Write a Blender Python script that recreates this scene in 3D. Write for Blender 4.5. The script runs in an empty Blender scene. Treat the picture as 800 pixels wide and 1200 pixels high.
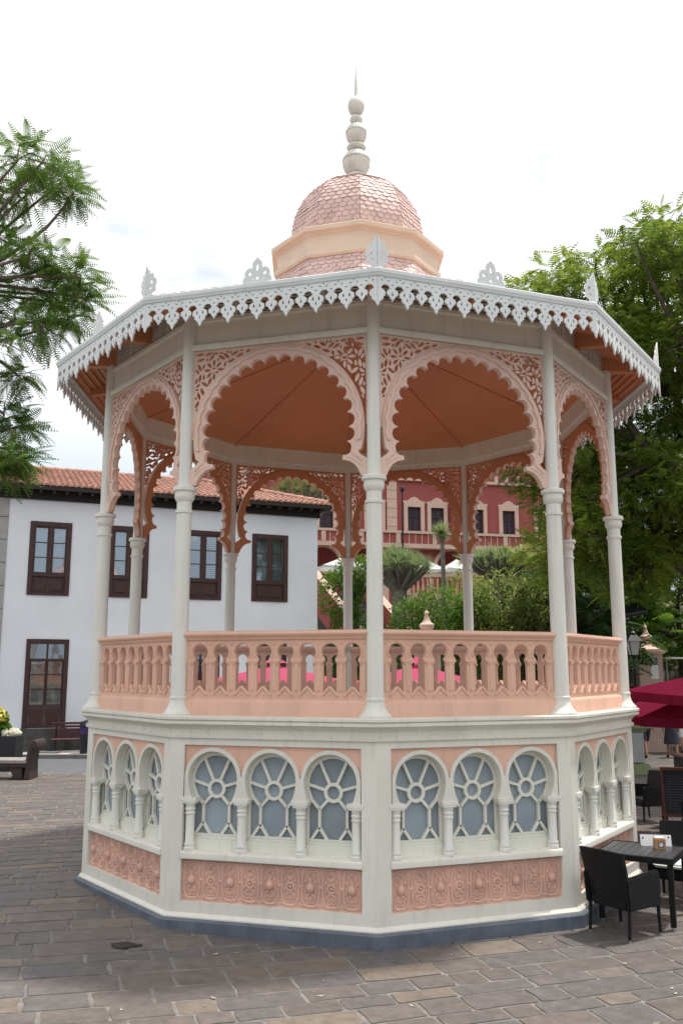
import bpy, bmesh, math, random
import numpy as np
from mathutils import Vector, Matrix, Quaternion
from mathutils.noise import noise as pnoise
S = bpy.context.scene
COL = S.collection
PI = math.pi
rad = math.radians

# ------------------------------------------------------------------ camera, sky, sun, exposure
cam = bpy.data.cameras.new('camera')
cam.sensor_fit = 'VERTICAL'; cam.sensor_height = 36; cam.sensor_width = 24
cam.lens = 36 * 1043.29 / 1200
cam.clip_start = 0.1; cam.clip_end = 3000
co = bpy.data.objects.new('camera', cam); COL.objects.link(co)
co.location = (0, -13.16, 2.71)
co.rotation_euler = (rad(90) + 0.1762, 0, 0.0181)
S.camera = co

SUN_AZ = math.atan2(0.93, 0.36)          # clockwise from +Y
SUN_EL = rad(72)
sd = Vector((math.sin(SUN_AZ) * math.cos(SUN_EL), math.cos(SUN_AZ) * math.cos(SUN_EL), math.sin(SUN_EL)))
sl = bpy.data.lights.new('sun', 'SUN'); sl.energy = 3.1; sl.angle = rad(3.2); sl.color = (1.0, 0.955, 0.88)
so = bpy.data.objects.new('sun', sl); COL.objects.link(so)
so.location = sd * 60
so.rotation_euler = sd.to_track_quat('Z', 'Y').to_euler()

W = bpy.data.worlds.new('World'); S.world = W; W.use_nodes = True
nt = W.node_tree; nt.nodes.clear()
def wn(t, **k):
    n = nt.nodes.new(t)
    for a, b in k.items(): setattr(n, a, b)
    return n
wl = nt.links.new
out = wn('ShaderNodeOutputWorld'); bg = wn('ShaderNodeBackground'); bg.inputs['Strength'].default_value = 0.12
sky = wn('ShaderNodeTexSky', sky_type='NISHITA', sun_disc=False)
sky.sun_elevation = SUN_EL; sky.sun_rotation = SUN_AZ; sky.air_density = 1.0; sky.dust_density = 1.5
tc = wn('ShaderNodeTexCoord'); sx = wn('ShaderNodeSeparateXYZ'); wl(tc.outputs['Generated'], sx.inputs[0])
zz = wn('ShaderNodeMath', operation='MAXIMUM'); wl(sx.outputs['Z'], zz.inputs[0]); zz.inputs[1].default_value = 0.0
zp = wn('ShaderNodeMath', operation='ADD'); wl(zz.outputs[0], zp.inputs[0]); zp.inputs[1].default_value = 0.25
dx = wn('ShaderNodeMath', operation='DIVIDE'); wl(sx.outputs['X'], dx.inputs[0]); wl(zp.outputs[0], dx.inputs[1])
dy = wn('ShaderNodeMath', operation='DIVIDE'); wl(sx.outputs['Y'], dy.inputs[0]); wl(zp.outputs[0], dy.inputs[1])
cb = wn('ShaderNodeCombineXYZ'); wl(dx.outputs[0], cb.inputs[0]); wl(dy.outputs[0], cb.inputs[1])
cn = wn('ShaderNodeTexNoise'); cn.inputs['Scale'].default_value = 1.7; cn.inputs['Detail'].default_value = 6; cn.inputs['Roughness'].default_value = 0.55
wl(cb.outputs[0], cn.inputs['Vector'])
cr = wn('ShaderNodeValToRGB'); cr.color_ramp.elements[0].position = 0.30; cr.color_ramp.elements[0].color = (.25, .25, .25, 1)
cr.color_ramp.elements[1].position = 0.44; cr.color_ramp.elements[1].color = (1, 1, 1, 1)
wl(cn.outputs['Fac'], cr.inputs[0])
el = wn('ShaderNodeValToRGB')                       # cloud brightness by elevation: grey-blue bank near the horizon, white above
e = el.color_ramp.elements
e[0].position = 0.0; e[0].color = (.42, .50, .58, 1)
e[1].position = 0.60; e[1].color = (1, 1, 1, 1)
m = e.new(0.13); m.color = (.47, .56, .66, 1)
m = e.new(0.20); m.color = (.62, .68, .75, 1)
m = e.new(0.30); m.color = (.92, .94, .97, 1)
wl(zz.outputs[0], el.inputs[0])
cs = wn('ShaderNodeVectorMath', operation='SCALE'); cs.inputs['Scale'].default_value = 8.8
wl(el.outputs[0], cs.inputs[0])
mx = wn('ShaderNodeMix', data_type='RGBA'); wl(cr.outputs[0], mx.inputs['Factor']); wl(sky.outputs[0], mx.inputs['A']); wl(cs.outputs[0], mx.inputs['B'])
wl(mx.outputs['Result'], bg.inputs['Color']); wl(bg.outputs[0], out.inputs['Surface'])

S.view_settings.view_transform = 'Standard'; S.view_settings.look = 'None'
S.view_settings.exposure = 0.28; S.view_settings.gamma = 1.0
S.view_settings.use_curve_mapping = False
S.render.engine = 'CYCLES'
S.cycles.max_bounces = 8; S.cycles.transparent_max_bounces = 12
S.cycles.use_denoising = True

# ------------------------------------------------------------------ materials
def principled(name):
    m = bpy.data.materials.new(name); m.use_nodes = True
    n = m.node_tree.nodes; return m, n, m.node_tree.links.new, n['Principled BSDF']
def mat(name, col, rough=0.6, var=0.10, scale=3.0, bump=0.0, bscale=60, streak=0.0, island=0.0, obj=0.0, spec=0.5, metal=0.0, dirt=None):
    m, n, L, p = principled(name)
    p.inputs['Roughness'].default_value = rough; p.inputs['Metallic'].default_value = metal
    p.inputs['Specular IOR Level'].default_value = spec
    tc = n.new('ShaderNodeTexCoord')
    nz = n.new('ShaderNodeTexNoise'); nz.inputs['Scale'].default_value = scale; nz.inputs['Detail'].default_value = 5
    L(tc.outputs['Object'], nz.inputs['Vector'])
    mr = n.new('ShaderNodeMapRange'); mr.inputs['From Min'].default_value = .3; mr.inputs['From Max'].default_value = .7
    mr.inputs['To Min'].default_value = 1 - var; mr.inputs['To Max'].default_value = 1 + var
    L(nz.outputs['Fac'], mr.inputs['Value'])
    val = mr.outputs[0]
    if island:
        g = n.new('ShaderNodeNewGeometry'); ir = n.new('ShaderNodeMapRange')
        ir.inputs['To Min'].default_value = 1 - island; ir.inputs['To Max'].default_value = 1 + island
        L(g.outputs['Random Per Island'], ir.inputs['Value'])
        mu = n.new('ShaderNodeMath'); mu.operation = 'MULTIPLY'; L(val, mu.inputs[0]); L(ir.outputs[0], mu.inputs[1]); val = mu.outputs[0]
    if obj:
        g = n.new('ShaderNodeObjectInfo'); ir = n.new('ShaderNodeMapRange')
        ir.inputs['To Min'].default_value = 1 - obj; ir.inputs['To Max'].default_value = 1 + obj
        L(g.outputs['Random'], ir.inputs['Value'])
        mu = n.new('ShaderNodeMath'); mu.operation = 'MULTIPLY'; L(val, mu.inputs[0]); L(ir.outputs[0], mu.inputs[1]); val = mu.outputs[0]
    vs = n.new('ShaderNodeVectorMath'); vs.operation = 'SCALE'; vs.inputs[0].default_value = col
    L(val, vs.inputs['Scale']); colout = vs.outputs[0]
    if streak:                                           # rain-washed grime with a shape of its own
        mp = n.new('ShaderNodeMapping'); mp.inputs['Scale'].default_value = (9, 9, .7)
        L(tc.outputs['Object'], mp.inputs[0])
        n2 = n.new('ShaderNodeTexNoise'); n2.inputs['Scale'].default_value = 1.6; n2.inputs['Detail'].default_value = 6; n2.inputs['Roughness'].default_value = .65
        L(mp.outputs[0], n2.inputs['Vector'])
        r2 = n.new('ShaderNodeMapRange'); r2.inputs['From Min'].default_value = .52; r2.inputs['From Max'].default_value = .78; r2.inputs['To Max'].default_value = streak
        L(n2.outputs['Fac'], r2.inputs['Value'])
        mi = n.new('ShaderNodeMix'); mi.data_type = 'RGBA'; L(r2.outputs[0], mi.inputs['Factor']); L(colout, mi.inputs['A'])
        d = dirt or tuple(c * f for c, f in zip(col, (.55, .52, .46)))
        mi.inputs['B'].default_value = (*d, 1); colout = mi.outputs['Result']
    L(colout, p.inputs['Base Color'])
    if bump:
        b = n.new('ShaderNodeBump'); b.inputs['Strength'].default_value = bump; b.inputs['Distance'].default_value = .01
        n3 = n.new('ShaderNodeTexNoise'); n3.inputs['Scale'].default_value = bscale; n3.inputs['Detail'].default_value = 4
        L(tc.outputs['Object'], n3.inputs['Vector']); L(n3.outputs['Fac'], b.inputs['Height']); L(b.outputs[0], p.inputs['Normal'])
    return m
def leaf_mat(name, a, b, trans=.45, scale=1.2):
    m = bpy.data.materials.new(name); m.use_nodes = True; t = m.node_tree; n = t.nodes; L = t.links.new
    n.clear(); o = n.new('ShaderNodeOutputMaterial')
    tc = n.new('ShaderNodeTexCoord'); nz = n.new('ShaderNodeTexNoise'); nz.inputs['Scale'].default_value = scale; nz.inputs['Detail'].default_value = 4
    L(tc.outputs['Object'], nz.inputs['Vector'])
    g = n.new('ShaderNodeNewGeometry')
    ad = n.new('ShaderNodeMath'); ad.operation = 'MULTIPLY_ADD'; L(g.outputs['Random Per Island'], ad.inputs[0]); ad.inputs[1].default_value = .35; L(nz.outputs['Fac'], ad.inputs[2])
    mr = n.new('ShaderNodeMapRange'); mr.inputs['From Min'].default_value = .4; mr.inputs['From Max'].default_value = .95; L(ad.outputs[0], mr.inputs['Value'])
    mi = n.new('ShaderNodeMix'); mi.data_type = 'RGBA'; L(mr.outputs[0], mi.inputs['Factor']); mi.inputs['A'].default_value = (*a, 1); mi.inputs['B'].default_value = (*b, 1)
    d = n.new('ShaderNodeBsdfDiffuse'); L(mi.outputs['Result'], d.inputs['Color'])
    tr = n.new('ShaderNodeBsdfTranslucent')
    hs = n.new('ShaderNodeHueSaturation'); hs.inputs['Hue'].default_value = .485; hs.inputs['Value'].default_value = 1.7; L(mi.outputs['Result'], hs.inputs['Color']); L(hs.outputs[0], tr.inputs['Color'])
    ms = n.new('ShaderNodeMixShader'); ms.inputs[0].default_value = trans; L(d.outputs[0], ms.inputs[1]); L(tr.outputs[0], ms.inputs[2])
    gl = n.new('ShaderNodeBsdfGlossy'); gl.inputs['Roughness'].default_value = .45; gl.inputs['Color'].default_value = (1, 1, 1, 1)
    m2 = n.new('ShaderNodeMixShader'); m2.inputs[0].default_value = .015; L(ms.outputs[0], m2.inputs[1]); L(gl.outputs[0], m2.inputs[2])
    L(m2.outputs[0], o.inputs['Surface']); return m
def cloth_mat(name, col, trans=.4):
    m = bpy.data.materials.new(name); m.use_nodes = True; t = m.node_tree; n = t.nodes; L = t.links.new
    n.clear(); o = n.new('ShaderNodeOutputMaterial')
    tc = n.new('ShaderNodeTexCoord'); nz = n.new('ShaderNodeTexNoise'); nz.inputs['Scale'].default_value = 2.5; L(tc.outputs['Object'], nz.inputs['Vector'])
    mr = n.new('ShaderNodeMapRange'); mr.inputs['To Min'].default_value = .85; mr.inputs['To Max'].default_value = 1.15; L(nz.outputs['Fac'], mr.inputs['Value'])
    vs = n.new('ShaderNodeVectorMath'); vs.operation = 'SCALE'; vs.inputs[0].default_value = col; L(mr.outputs[0], vs.inputs['Scale'])
    n3 = n.new('ShaderNodeTexNoise'); n3.inputs['Scale'].default_value = 3.2; n3.inputs['Detail'].default_value = 3; L(tc.outputs['Object'], n3.inputs['Vector'])
    b = n.new('ShaderNodeBump'); b.inputs['Strength'].default_value = .7; b.inputs['Distance'].default_value = .06; L(n3.outputs['Fac'], b.inputs['Height'])
    d = n.new('ShaderNodeBsdfDiffuse'); L(b.outputs[0], d.inputs['Normal']); tr = n.new('ShaderNodeBsdfTranslucent'); L(b.outputs[0], tr.inputs['Normal']); L(vs.outputs[0], d.inputs['Color']); L(vs.outputs[0], tr.inputs['Color'])
    ms = n.new('ShaderNodeMixShader'); ms.inputs[0].default_value = trans; L(d.outputs[0], ms.inputs[1]); L(tr.outputs[0], ms.inputs[2])
    L(ms.outputs[0], o.inputs['Surface']); return m
def glass_mat(name, tint=(.9, .95, 1), refl=.25):
    m = bpy.data.materials.new(name); m.use_nodes = True; t = m.node_tree; n = t.nodes; L = t.links.new
    n.clear(); o = n.new('ShaderNodeOutputMaterial')
    tr = n.new('ShaderNodeBsdfTransparent'); tr.inputs['Color'].default_value = (*tint, 1)
    gl = n.new('ShaderNodeBsdfGlossy'); gl.inputs['Roughness'].default_value = .04
    nz = n.new('ShaderNodeTexNoise'); nz.inputs['Scale'].default_value = 1.2; tc = n.new('ShaderNodeTexCoord'); L(tc.outputs['Object'], nz.inputs['Vector'])
    b = n.new('ShaderNodeBump'); b.inputs['Strength'].default_value = .15; b.inputs['Distance'].default_value = .05; L(nz.outputs['Fac'], b.inputs['Height']); L(b.outputs[0], gl.inputs['Normal'])
    ms = n.new('ShaderNodeMixShader'); ms.inputs[0].default_value = refl; L(tr.outputs[0], ms.inputs[1]); L(gl.outputs[0], ms.inputs[2])
    L(ms.outputs[0], o.inputs['Surface']); return m

CREAM = (.745, .72, .64); PINK = (.74, .455, .34)
M = dict(
    cream=mat('cream_paint', CREAM, .5, .06, 1.6, .08, 90, streak=.42),
    creamcol=mat('cream_column_paint', (.775, .76, .70), .42, .05, 1.2, .07, 90, streak=.38),
    white=mat('white_fretwork_paint', (.75, .77, .775), .45, .06, 3, .05, 80, streak=.3),
    ivory=mat('ivory_window_paint', (.76, .75, .665), .5, .05, 3, .04, 80, streak=.25),
    pink=mat('pink_paint', PINK, .55, .08, 2.2, .1, 70, streak=.32),
    rose=mat('rose_relief_paint', (.69, .43, .335), .6, .12, 5, .12, 60, streak=.2),
    arch=mat('pale_pink_arch_paint', (.77, .54, .45), .55, .06, 2.5, .06, 80, streak=.12),
    terra=mat('terracotta_ceiling_paint', (.60, .25, .115), .6, .07, 1.2, .06, 30, streak=.1),
    bouncecream=mat('cream_cornice_roof_bounce', (.78, .62, .48), .5, .06, 2, .05, 60, streak=.2),  # lantern cornice cream, warm bounce off the roof painted into its colour
    tile=mat('pink_scale_tile', (.70, .50, .455), .62, .10, 4, .06, 60, island=.10),
    spire=mat('spire_paint', (.74, .72, .66), .5, .1, 6, .1, 40, streak=.35),
    blue=mat('blue_grey_plinth_paint', (.105, .120, .150), .55, .22, 5, .15, 40, streak=.35, dirt=(.2, .23, .28)),
    frost=mat('frosted_blue_glass', (.29, .345, .385), .2, .22, 1.3, spec=.5, obj=.14),
    dark=mat('dark_interior', (.02, .02, .02), .9, .1),
    housew=mat('white_house_plaster', (.77, .79, .835), .8, .05, .7, .1, 40, streak=.10),
    rooft=mat('red_roof_tile', (.42, .225, .17), .75, .22, 5, .2, 40, island=.16),
    wood=mat('dark_brown_wood', (.050, .020, .017), .5, .25, 8, .2, 60),
    eave=mat('dark_eave_timber', (.018, .013, .011), .7, .25, 6),
    stone=mat('dark_grey_plinth_stone', (.07, .068, .066), .85, .3, 4, .3, 30),
    quoin=mat('grey_ashlar', (.36, .35, .34), .85, .12, 3, .2, 30),
    curtain=mat('pale_curtain', (.62, .63, .64), .9, .08, 6),
    blind=mat('dark_blind', (.06, .055, .055), .8, .15, 6),
    glass=glass_mat('window_glass', (.85, .9, .95), .32),
    doorglass=glass_mat('door_glass', (.45, .5, .5), .38),
    red=mat('mansion_red_plaster', (.34, .082, .072), .8, .07, .8, .1, 20, streak=.12),
    trim=mat('mansion_cream_trim', (.66, .46, .37), .7, .06, 1.5, .1, 30, streak=.12),
    purple=mat('purple_brown_joinery', (.035, .018, .03), .5, .15, 4),
    asphalt=mat('asphalt', (.13, .135, .145), .85, .12, 3, .3, 120),
    walk=mat('pale_sidewalk', (.56, .54, .50), .85, .1, 2.5, .2, 60),
    kerb=mat('kerb_stone', (.16, .155, .15), .85, .15, 4, .2, 50),
    mortar=mat('paving_mortar', (.20, .185, .172), .95, .3, 6, .4, 80),
    soil=mat('garden_soil', (.07, .065, .035), .95, .3, 1.5, .4, 20),
    bark=mat('brown_bark', (.085, .065, .05), .9, .3, 5, .6, 25),
    barkg=mat('grey_dragon_bark', (.17, .15, .135), .9, .25, 5, .6, 20),
    iron=mat('black_iron', (.009, .0095, .011), .45, .2, 8),
    rattan=mat('black_rattan', (.007, .007, .008), .6, .3, 60, .6, 90, spec=.25),
    rattang=mat('grey_rattan', (.018, .018, .02), .6, .3, 60, .6, 90, spec=.25),
    slat=mat('charcoal_table_slat', (.045, .052, .057), .38, .18, 12, .1, 60, island=.15),
    steel=mat('steel_foot', (.5, .5, .5), .3, .05, metal=1),
    paper=mat('white_paper', (.82, .82, .82), .6, .03),
    cushion=mat('white_cushion', (.80, .80, .80), .85, .04, 8, .2, 60),
    kraft=mat('brown_kraft_box', (.40, .21, .09), .7, .1, 8),
    navy=mat('navy_emblem', (.06, .05, .10), .6, .1),
    teal=mat('pale_emblem_ring', (.6, .62, .66), .6, .05),
    slate=mat('chalkboard_slate', (.014, .02, .03), .55, .25, 6),
    chalk=mat('pale_chalk', (.12, .14, .17), .9, .4, 30),
    redwood=mat('reddish_wood', (.11, .040, .022), .5, .25, 6),
    benchst=mat('brown_bench_stone', (.045, .030, .027), .7, .25, 5, .3, 40),
    benchtop=mat('worn_bench_seat', (.30, .285, .265), .7, .15, 4, .2, 40),
    planter=mat('black_planter', (.012, .013, .018), .5, .1),
    slatwood=mat('plum_bench_slat', (.085, .030, .034), .55, .2, 8),
    bin=mat('black_bin', (.015, .014, .018), .5, .1), binp=mat('purple_bin_bag', (.05, .015, .10), .4, .1),
    greenp=mat('green_painted_band', (.22, .25, .13), .6, .1, 4), greyp=mat('grey_pedestal', (.34, .35, .34), .7, .1, 3),
    skin=mat('skin', (.46, .25, .17), .6, .05), skin2=mat('tanned_skin', (.36, .18, .12), .6, .05),
    shirt=mat('grey_shirt', (.36, .37, .42), .8, .1, 6), shorts=mat('black_shorts', (.02, .02, .022), .8, .1),
    dress=mat('dark_dress', (.03, .032, .045), .8, .2, 6), green=mat('green_top', (.03, .16, .05), .8, .1), wskirt=mat('white_skirt', (.72, .73, .78), .8, .05),
    hairb=mat('brown_hair', (.09, .045, .02), .6, .3, 20), hairf=mat('fair_hair', (.28, .17, .08), .6, .3, 20), hairg=mat('dark_hair', (.02, .016, .014), .6, .3, 20),
    shoe=mat('dark_shoe', (.02, .02, .02), .6, .1),
    milk=mat('milky_lantern_glass', (.60, .60, .56), .3, .06), pillar=mat('pillar_pink_plaster', (.52, .37, .31), .8, .08, 2, .1, 30, streak=.2),
    cerise=cloth_mat('cerise_canvas', (.78, .165, .29), .5), maroon=cloth_mat('maroon_canvas', (.23, .020, .055), .4), whitec=cloth_mat('white_canvas', (.78, .78, .76), .3),
    bark2=mat('pale_branch', (.16, .125, .095), .9, .3, 5, .4, 25),
    stair=mat('grey_stair', (.17, .165, .155), .9, .15, 3, .2, 40),
)
LF = dict(
    left=leaf_mat('feathery_leaf', (.035, .085, .02), (.11, .19, .032), .5),
    right=leaf_mat('broad_tree_leaf', (.034, .080, .016), (.21, .285, .035), .52, .5),
    dark=leaf_mat('dark_tree_leaf', (.02, .05, .016), (.055, .10, .025), .4, .7),
    bright=leaf_mat('bright_shrub_leaf', (.06, .14, .02), (.12, .22, .03), .45),
    olive=leaf_mat('olive_shrub_leaf', (.08, .12, .03), (.24, .28, .08), .55, 1.5),
    dragon=leaf_mat('dragon_blade', (.11, .17, .07), (.24, .30, .13), .45),
    dragony=leaf_mat('yellow_dragon_blade', (.10, .13, .04), (.22, .23, .08), .3),
    flower=leaf_mat('yellow_flower', (.55, .50, .12), (.75, .70, .25), .3, 8),
    flowerw=leaf_mat('white_flower', (.7, .7, .6), (.8, .8, .7), .3, 8),
)
# pavers: colour drawn per stone
pm, n_, L_, p_ = principled('basalt_paver'); p_.inputs['Roughness'].default_value = .62
g_ = n_.new('ShaderNodeNewGeometry'); r_ = n_.new('ShaderNodeValToRGB'); r_.color_ramp.interpolation = 'LINEAR'
els = r_.color_ramp.elements
els[0].position = 0; els[0].color = (.090, .085, .084, 1); els[1].position = 1; els[1].color = (.135, .112, .096, 1)
for p0, c0 in ((.25, (.108, .090, .083)), (.45, (.088, .083, .083)), (.62, (.118, .099, .091)), (.80, (.098, .083, .076)), (.93, (.150, .121, .096))):
    q_ = els.new(p0); q_.color = (*c0, 1)
L_(g_.outputs['Random Per Island'], r_.inputs[0])
tc_ = n_.new('ShaderNodeTexCoord'); nz_ = n_.new('ShaderNodeTexNoise'); nz_.inputs['Scale'].default_value = 7; nz_.inputs['Detail'].default_value = 8; nz_.inputs['Roughness'].default_value = .7
L_(tc_.outputs['Object'], nz_.inputs['Vector'])
mr_ = n_.new('ShaderNodeMapRange'); mr_.inputs['From Min'].default_value = .3; mr_.inputs['From Max'].default_value = .7; mr_.inputs['To Min'].default_value = .88; mr_.inputs['To Max'].default_value = 1.62
L_(nz_.outputs['Fac'], mr_.inputs['Value'])
vs_ = n_.new('ShaderNodeVectorMath'); vs_.operation = 'SCALE'; L_(r_.outputs[0], vs_.inputs[0]); L_(mr_.outputs[0], vs_.inputs['Scale'])
nb_ = n_.new('ShaderNodeTexNoise'); nb_.inputs['Scale'].default_value = 1.1; nb_.inputs['Detail'].default_value = 9; nb_.inputs['Roughness'].default_value = .75; L_(tc_.outputs['Object'], nb_.inputs['Vector'])
rb_ = n_.new('ShaderNodeMapRange'); rb_.inputs['From Min'].default_value = .60; rb_.inputs['From Max'].default_value = .72; rb_.inputs['To Max'].default_value = .45; L_(nb_.outputs['Fac'], rb_.inputs['Value'])
mx_ = n_.new('ShaderNodeMix'); mx_.data_type = 'RGBA'; L_(rb_.outputs[0], mx_.inputs['Factor']); L_(vs_.outputs[0], mx_.inputs['A']); mx_.inputs['B'].default_value = (.24, .22, .20, 1)
L_(mx_.outputs['Result'], p_.inputs['Base Color'])
b_ = n_.new('ShaderNodeBump'); b_.inputs['Strength'].default_value = .35; b_.inputs['Distance'].default_value = .012
n3_ = n_.new('ShaderNodeTexNoise'); n3_.inputs['Scale'].default_value = 14; n3_.inputs['Detail'].default_value = 7; L_(tc_.outputs['Object'], n3_.inputs['Vector']); L_(n3_.outputs['Fac'], b_.inputs['Height']); L_(b_.outputs[0], p_.inputs['Normal'])
M['paver'] = pm

# ------------------------------------------------------------------ mesh helpers
class MB:
    def __init__(s): s.v = []; s.f = []
    def add(s, V, F, mtx=None):
        o = len(s.v)
        for p in V:
            s.v.append(tuple(mtx @ Vector(p)) if mtx is not None else tuple(p))
        for f in F: s.f.append([i + o for i in f])
        return s
    def box(s, x0, x1, y0, y1, z0, z1, mtx=None):
        V = [(x, y, z) for z in (z0, z1) for y in (y0, y1) for x in (x0, x1)]
        return s.add(V, [(0, 2, 3, 1), (4, 5, 7, 6), (0, 1, 5, 4), (2, 6, 7, 3), (0, 4, 6, 2), (1, 3, 7, 5)], mtx)
    def lathe(s, prof, seg=24, c=(0, 0, 0), mtx=None, phase=0., ribs=None):
        V = []; F = []
        for j, (r, z) in enumerate(prof):
            for i in range(seg):
                a = phase + 2 * PI * i / seg
                rr = r * (1 + (ribs[1] * abs(math.sin(a * ribs[0] / 2)) - ribs[1] if ribs and ribs[2] <= z <= ribs[3] else 0))
                V.append((c[0] + rr * math.cos(a), c[1] + rr * math.sin(a), c[2] + z))
        for j in range(len(prof) - 1):
            for i in range(seg):
                k = (i + 1) % seg
                F.append((j * seg + i, j * seg + k, (j + 1) * seg + k, (j + 1) * seg + i))
        if prof[0][0] > 1e-4: F.append(tuple(range(seg))[::-1])
        if prof[-1][0] > 1e-4: F.append(tuple(range((len(prof) - 1) * seg, len(prof) * seg)))
        return s.add(V, F, mtx)
    def ring(s, prof, n=10, phase=-PI / 2, closed=True):          # closed profile (circumradius, z) swept round a decagon
        V = []; F = []; m = len(prof)
        for i in range(n):
            a = phase + 2 * PI * i / n
            for r, z in prof: V.append((r * math.cos(a), r * math.sin(a), z))
        for i in range(n):
            k = (i + 1) % n
            for j in range(m if closed else m - 1):
                l = (j + 1) % m
                F.append((i * m + j, k * m + j, k * m + l, i * m + l))
        return s.add(V, F)
    def tube(s, path, r, seg=6, flat=1.0, mtx=None, caps=True):
        P = [Vector(p) for p in path]; n = len(P)
        R = r if isinstance(r, (list, tuple)) else [r] * n
        V = []; F = []; up = None
        for i, p in enumerate(P):
            t = (P[min(i + 1, n - 1)] - P[max(i - 1, 0)]).normalized()
            if up is None:
                up = Vector((0, 0, 1)) if abs(t.z) < .9 else Vector((0, 1, 0))
            a = t.cross(up)
            if a.length < 1e-5: a = t.orthogonal()
            a.normalize(); b = a.cross(t).normalized(); up = b
            for k in range(seg):
                q = 2 * PI * k / seg
                V.append(p + a * math.cos(q) * R[i] + b * math.sin(q) * R[i] * flat)
        for i in range(n - 1):
            for k in range(seg):
                l = (k + 1) % seg
                F.append((i * seg + k, i * seg + l, (i + 1) * seg + l, (i + 1) * seg + k))
        if caps:
            F.append(tuple(range(seg))[::-1]); F.append(tuple(range((n - 1) * seg, n * seg)))
        return s.add(V, F, mtx)
    def blob(s, c, r, seg=10, rows=6, mtx=None):
        prof = [(math.sin(PI * j / rows), -math.cos(PI * j / rows)) for j in range(rows + 1)]
        V = []; F = []
        for x, z in prof:
            for i in range(seg):
                a = 2 * PI * i / seg
                V.append((c[0] + r[0] * x * math.cos(a), c[1] + r[1] * x * math.sin(a), c[2] + r[2] * z))
        for j in range(rows):
            for i in range(seg):
                k = (i + 1) % seg; F.append((j * seg + i, j * seg + k, (j + 1) * seg + k, (j + 1) * seg + i))
        return s.add(V, F, mtx)
    def prism(s, poly, x0, x1, mtx=None):                # convex profile in (y, z) extruded along x
        n = len(poly); V = [(x0, y, z) for y, z in poly] + [(x1, y, z) for y, z in poly]
        F = [tuple(range(n)), tuple(range(n, 2 * n))[::-1]] + [(i, (i + 1) % n, n + (i + 1) % n, n + i) for i in range(n)]
        return s.add(V, F, mtx)
    def plate(s, loops, w0, w1, mtx=None):               # outline with holes in (x, z), from y=-w1 to y=-w0
        V, F = plate_geo(loops, w1 - w0)
        c = (w0 + w1) / 2
        return s.add([(x, -c - z, y) for x, y, z in V], F, mtx)
    def build(s, name, material, parent=None, bevel=0, seg=1, ang=32, smooth=True, loc=None):
        bm = bmesh.new()
        vs = [bm.verts.new(p) for p in s.v]
        for f in s.f:
            try: bm.faces.new([vs[i] for i in f])
            except ValueError: pass
        bmesh.ops.remove_doubles(bm, verts=bm.verts, dist=1e-5)
        bmesh.ops.recalc_face_normals(bm, faces=bm.faces)
        if bevel:
            ed = [e for e in bm.edges if len(e.link_faces) == 2 and e.calc_face_angle(0) > rad(ang)]
            bmesh.ops.bevel(bm, geom=ed, offset=bevel, segments=seg, affect='EDGES', clamp_overlap=True)
        me = bpy.data.meshes.new(name); bm.to_mesh(me); bm.free()
        if smooth:
            me.polygons.foreach_set('use_smooth', [True] * len(me.polygons)); me.set_sharp_from_angle(angle=rad(ang))
        me.materials.append(material)
        return link(name, me, parent, loc)
def link(name, me, parent=None, loc=None):
    o = bpy.data.objects.new(name, me); COL.objects.link(o)
    if parent is not None: o.parent = parent
    if loc is not None: o.location = loc
    return o
def plate_geo(loops, depth):
    cu = bpy.data.curves.new('tmp', 'CURVE'); cu.dimensions = '2D'; cu.fill_mode = 'BOTH'; cu.extrude = depth / 2
    for lp in loops:
        sp = cu.splines.new('POLY'); sp.points.add(len(lp) - 1)
        for p, (x, y) in zip(sp.points, lp): p.co = (x, y, 0, 1)
        sp.use_cyclic_u = True
    o = bpy.data.objects.new('tmp', cu)
    me = o.to_mesh()
    V = [tuple(v.co) for v in me.vertices]; F = [tuple(p.vertices) for p in me.polygons]
    o.to_mesh_clear(); bpy.data.objects.remove(o); bpy.data.curves.remove(cu)
    # weld the caps to the sides
    key = {}; mp = []; VV = []
    for v in V:
        k = (round(v[0], 5), round(v[1], 5), round(v[2], 5))
        if k not in key: key[k] = len(VV); VV.append(v)
        mp.append(key[k])
    FF = []
    for f in F:
        g = []
        for i in f:
            if not g or mp[i] != g[-1]: g.append(mp[i])
        if len(g) > 2 and len(set(g)) == len(g): FF.append(tuple(g))
    return VV, FF
def arc(cx, cy, r, a0, a1, n):
    return [(cx + r * math.cos(rad(a0 + (a1 - a0) * i / n)), cy + r * math.sin(rad(a0 + (a1 - a0) * i / n))) for i in range(n + 1)]
def empty(name, loc=(0, 0, 0), rz=0.):
    o = bpy.data.objects.new(name, None); COL.objects.link(o); o.location = loc; o.rotation_euler = (0, 0, rz)
    o.empty_display_size = .3; return o
def tag(o, label, cat, group=None, kind=None):
    o['label'] = label; o['category'] = cat
    if group: o['group'] = group
    if kind: o['kind'] = kind
    return o
def structure(o): o['kind'] = 'structure'; return o
def dup(o, parent=None, rz=None, loc=None):
    c = o.copy(); COL.objects.link(c)
    if parent is not None: c.parent = parent
    if rz is not None: c.rotation_euler = (0, 0, rz)
    if loc is not None: c.location = loc
    for ch in list(o.children): dup(ch, c)
    return c

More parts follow.
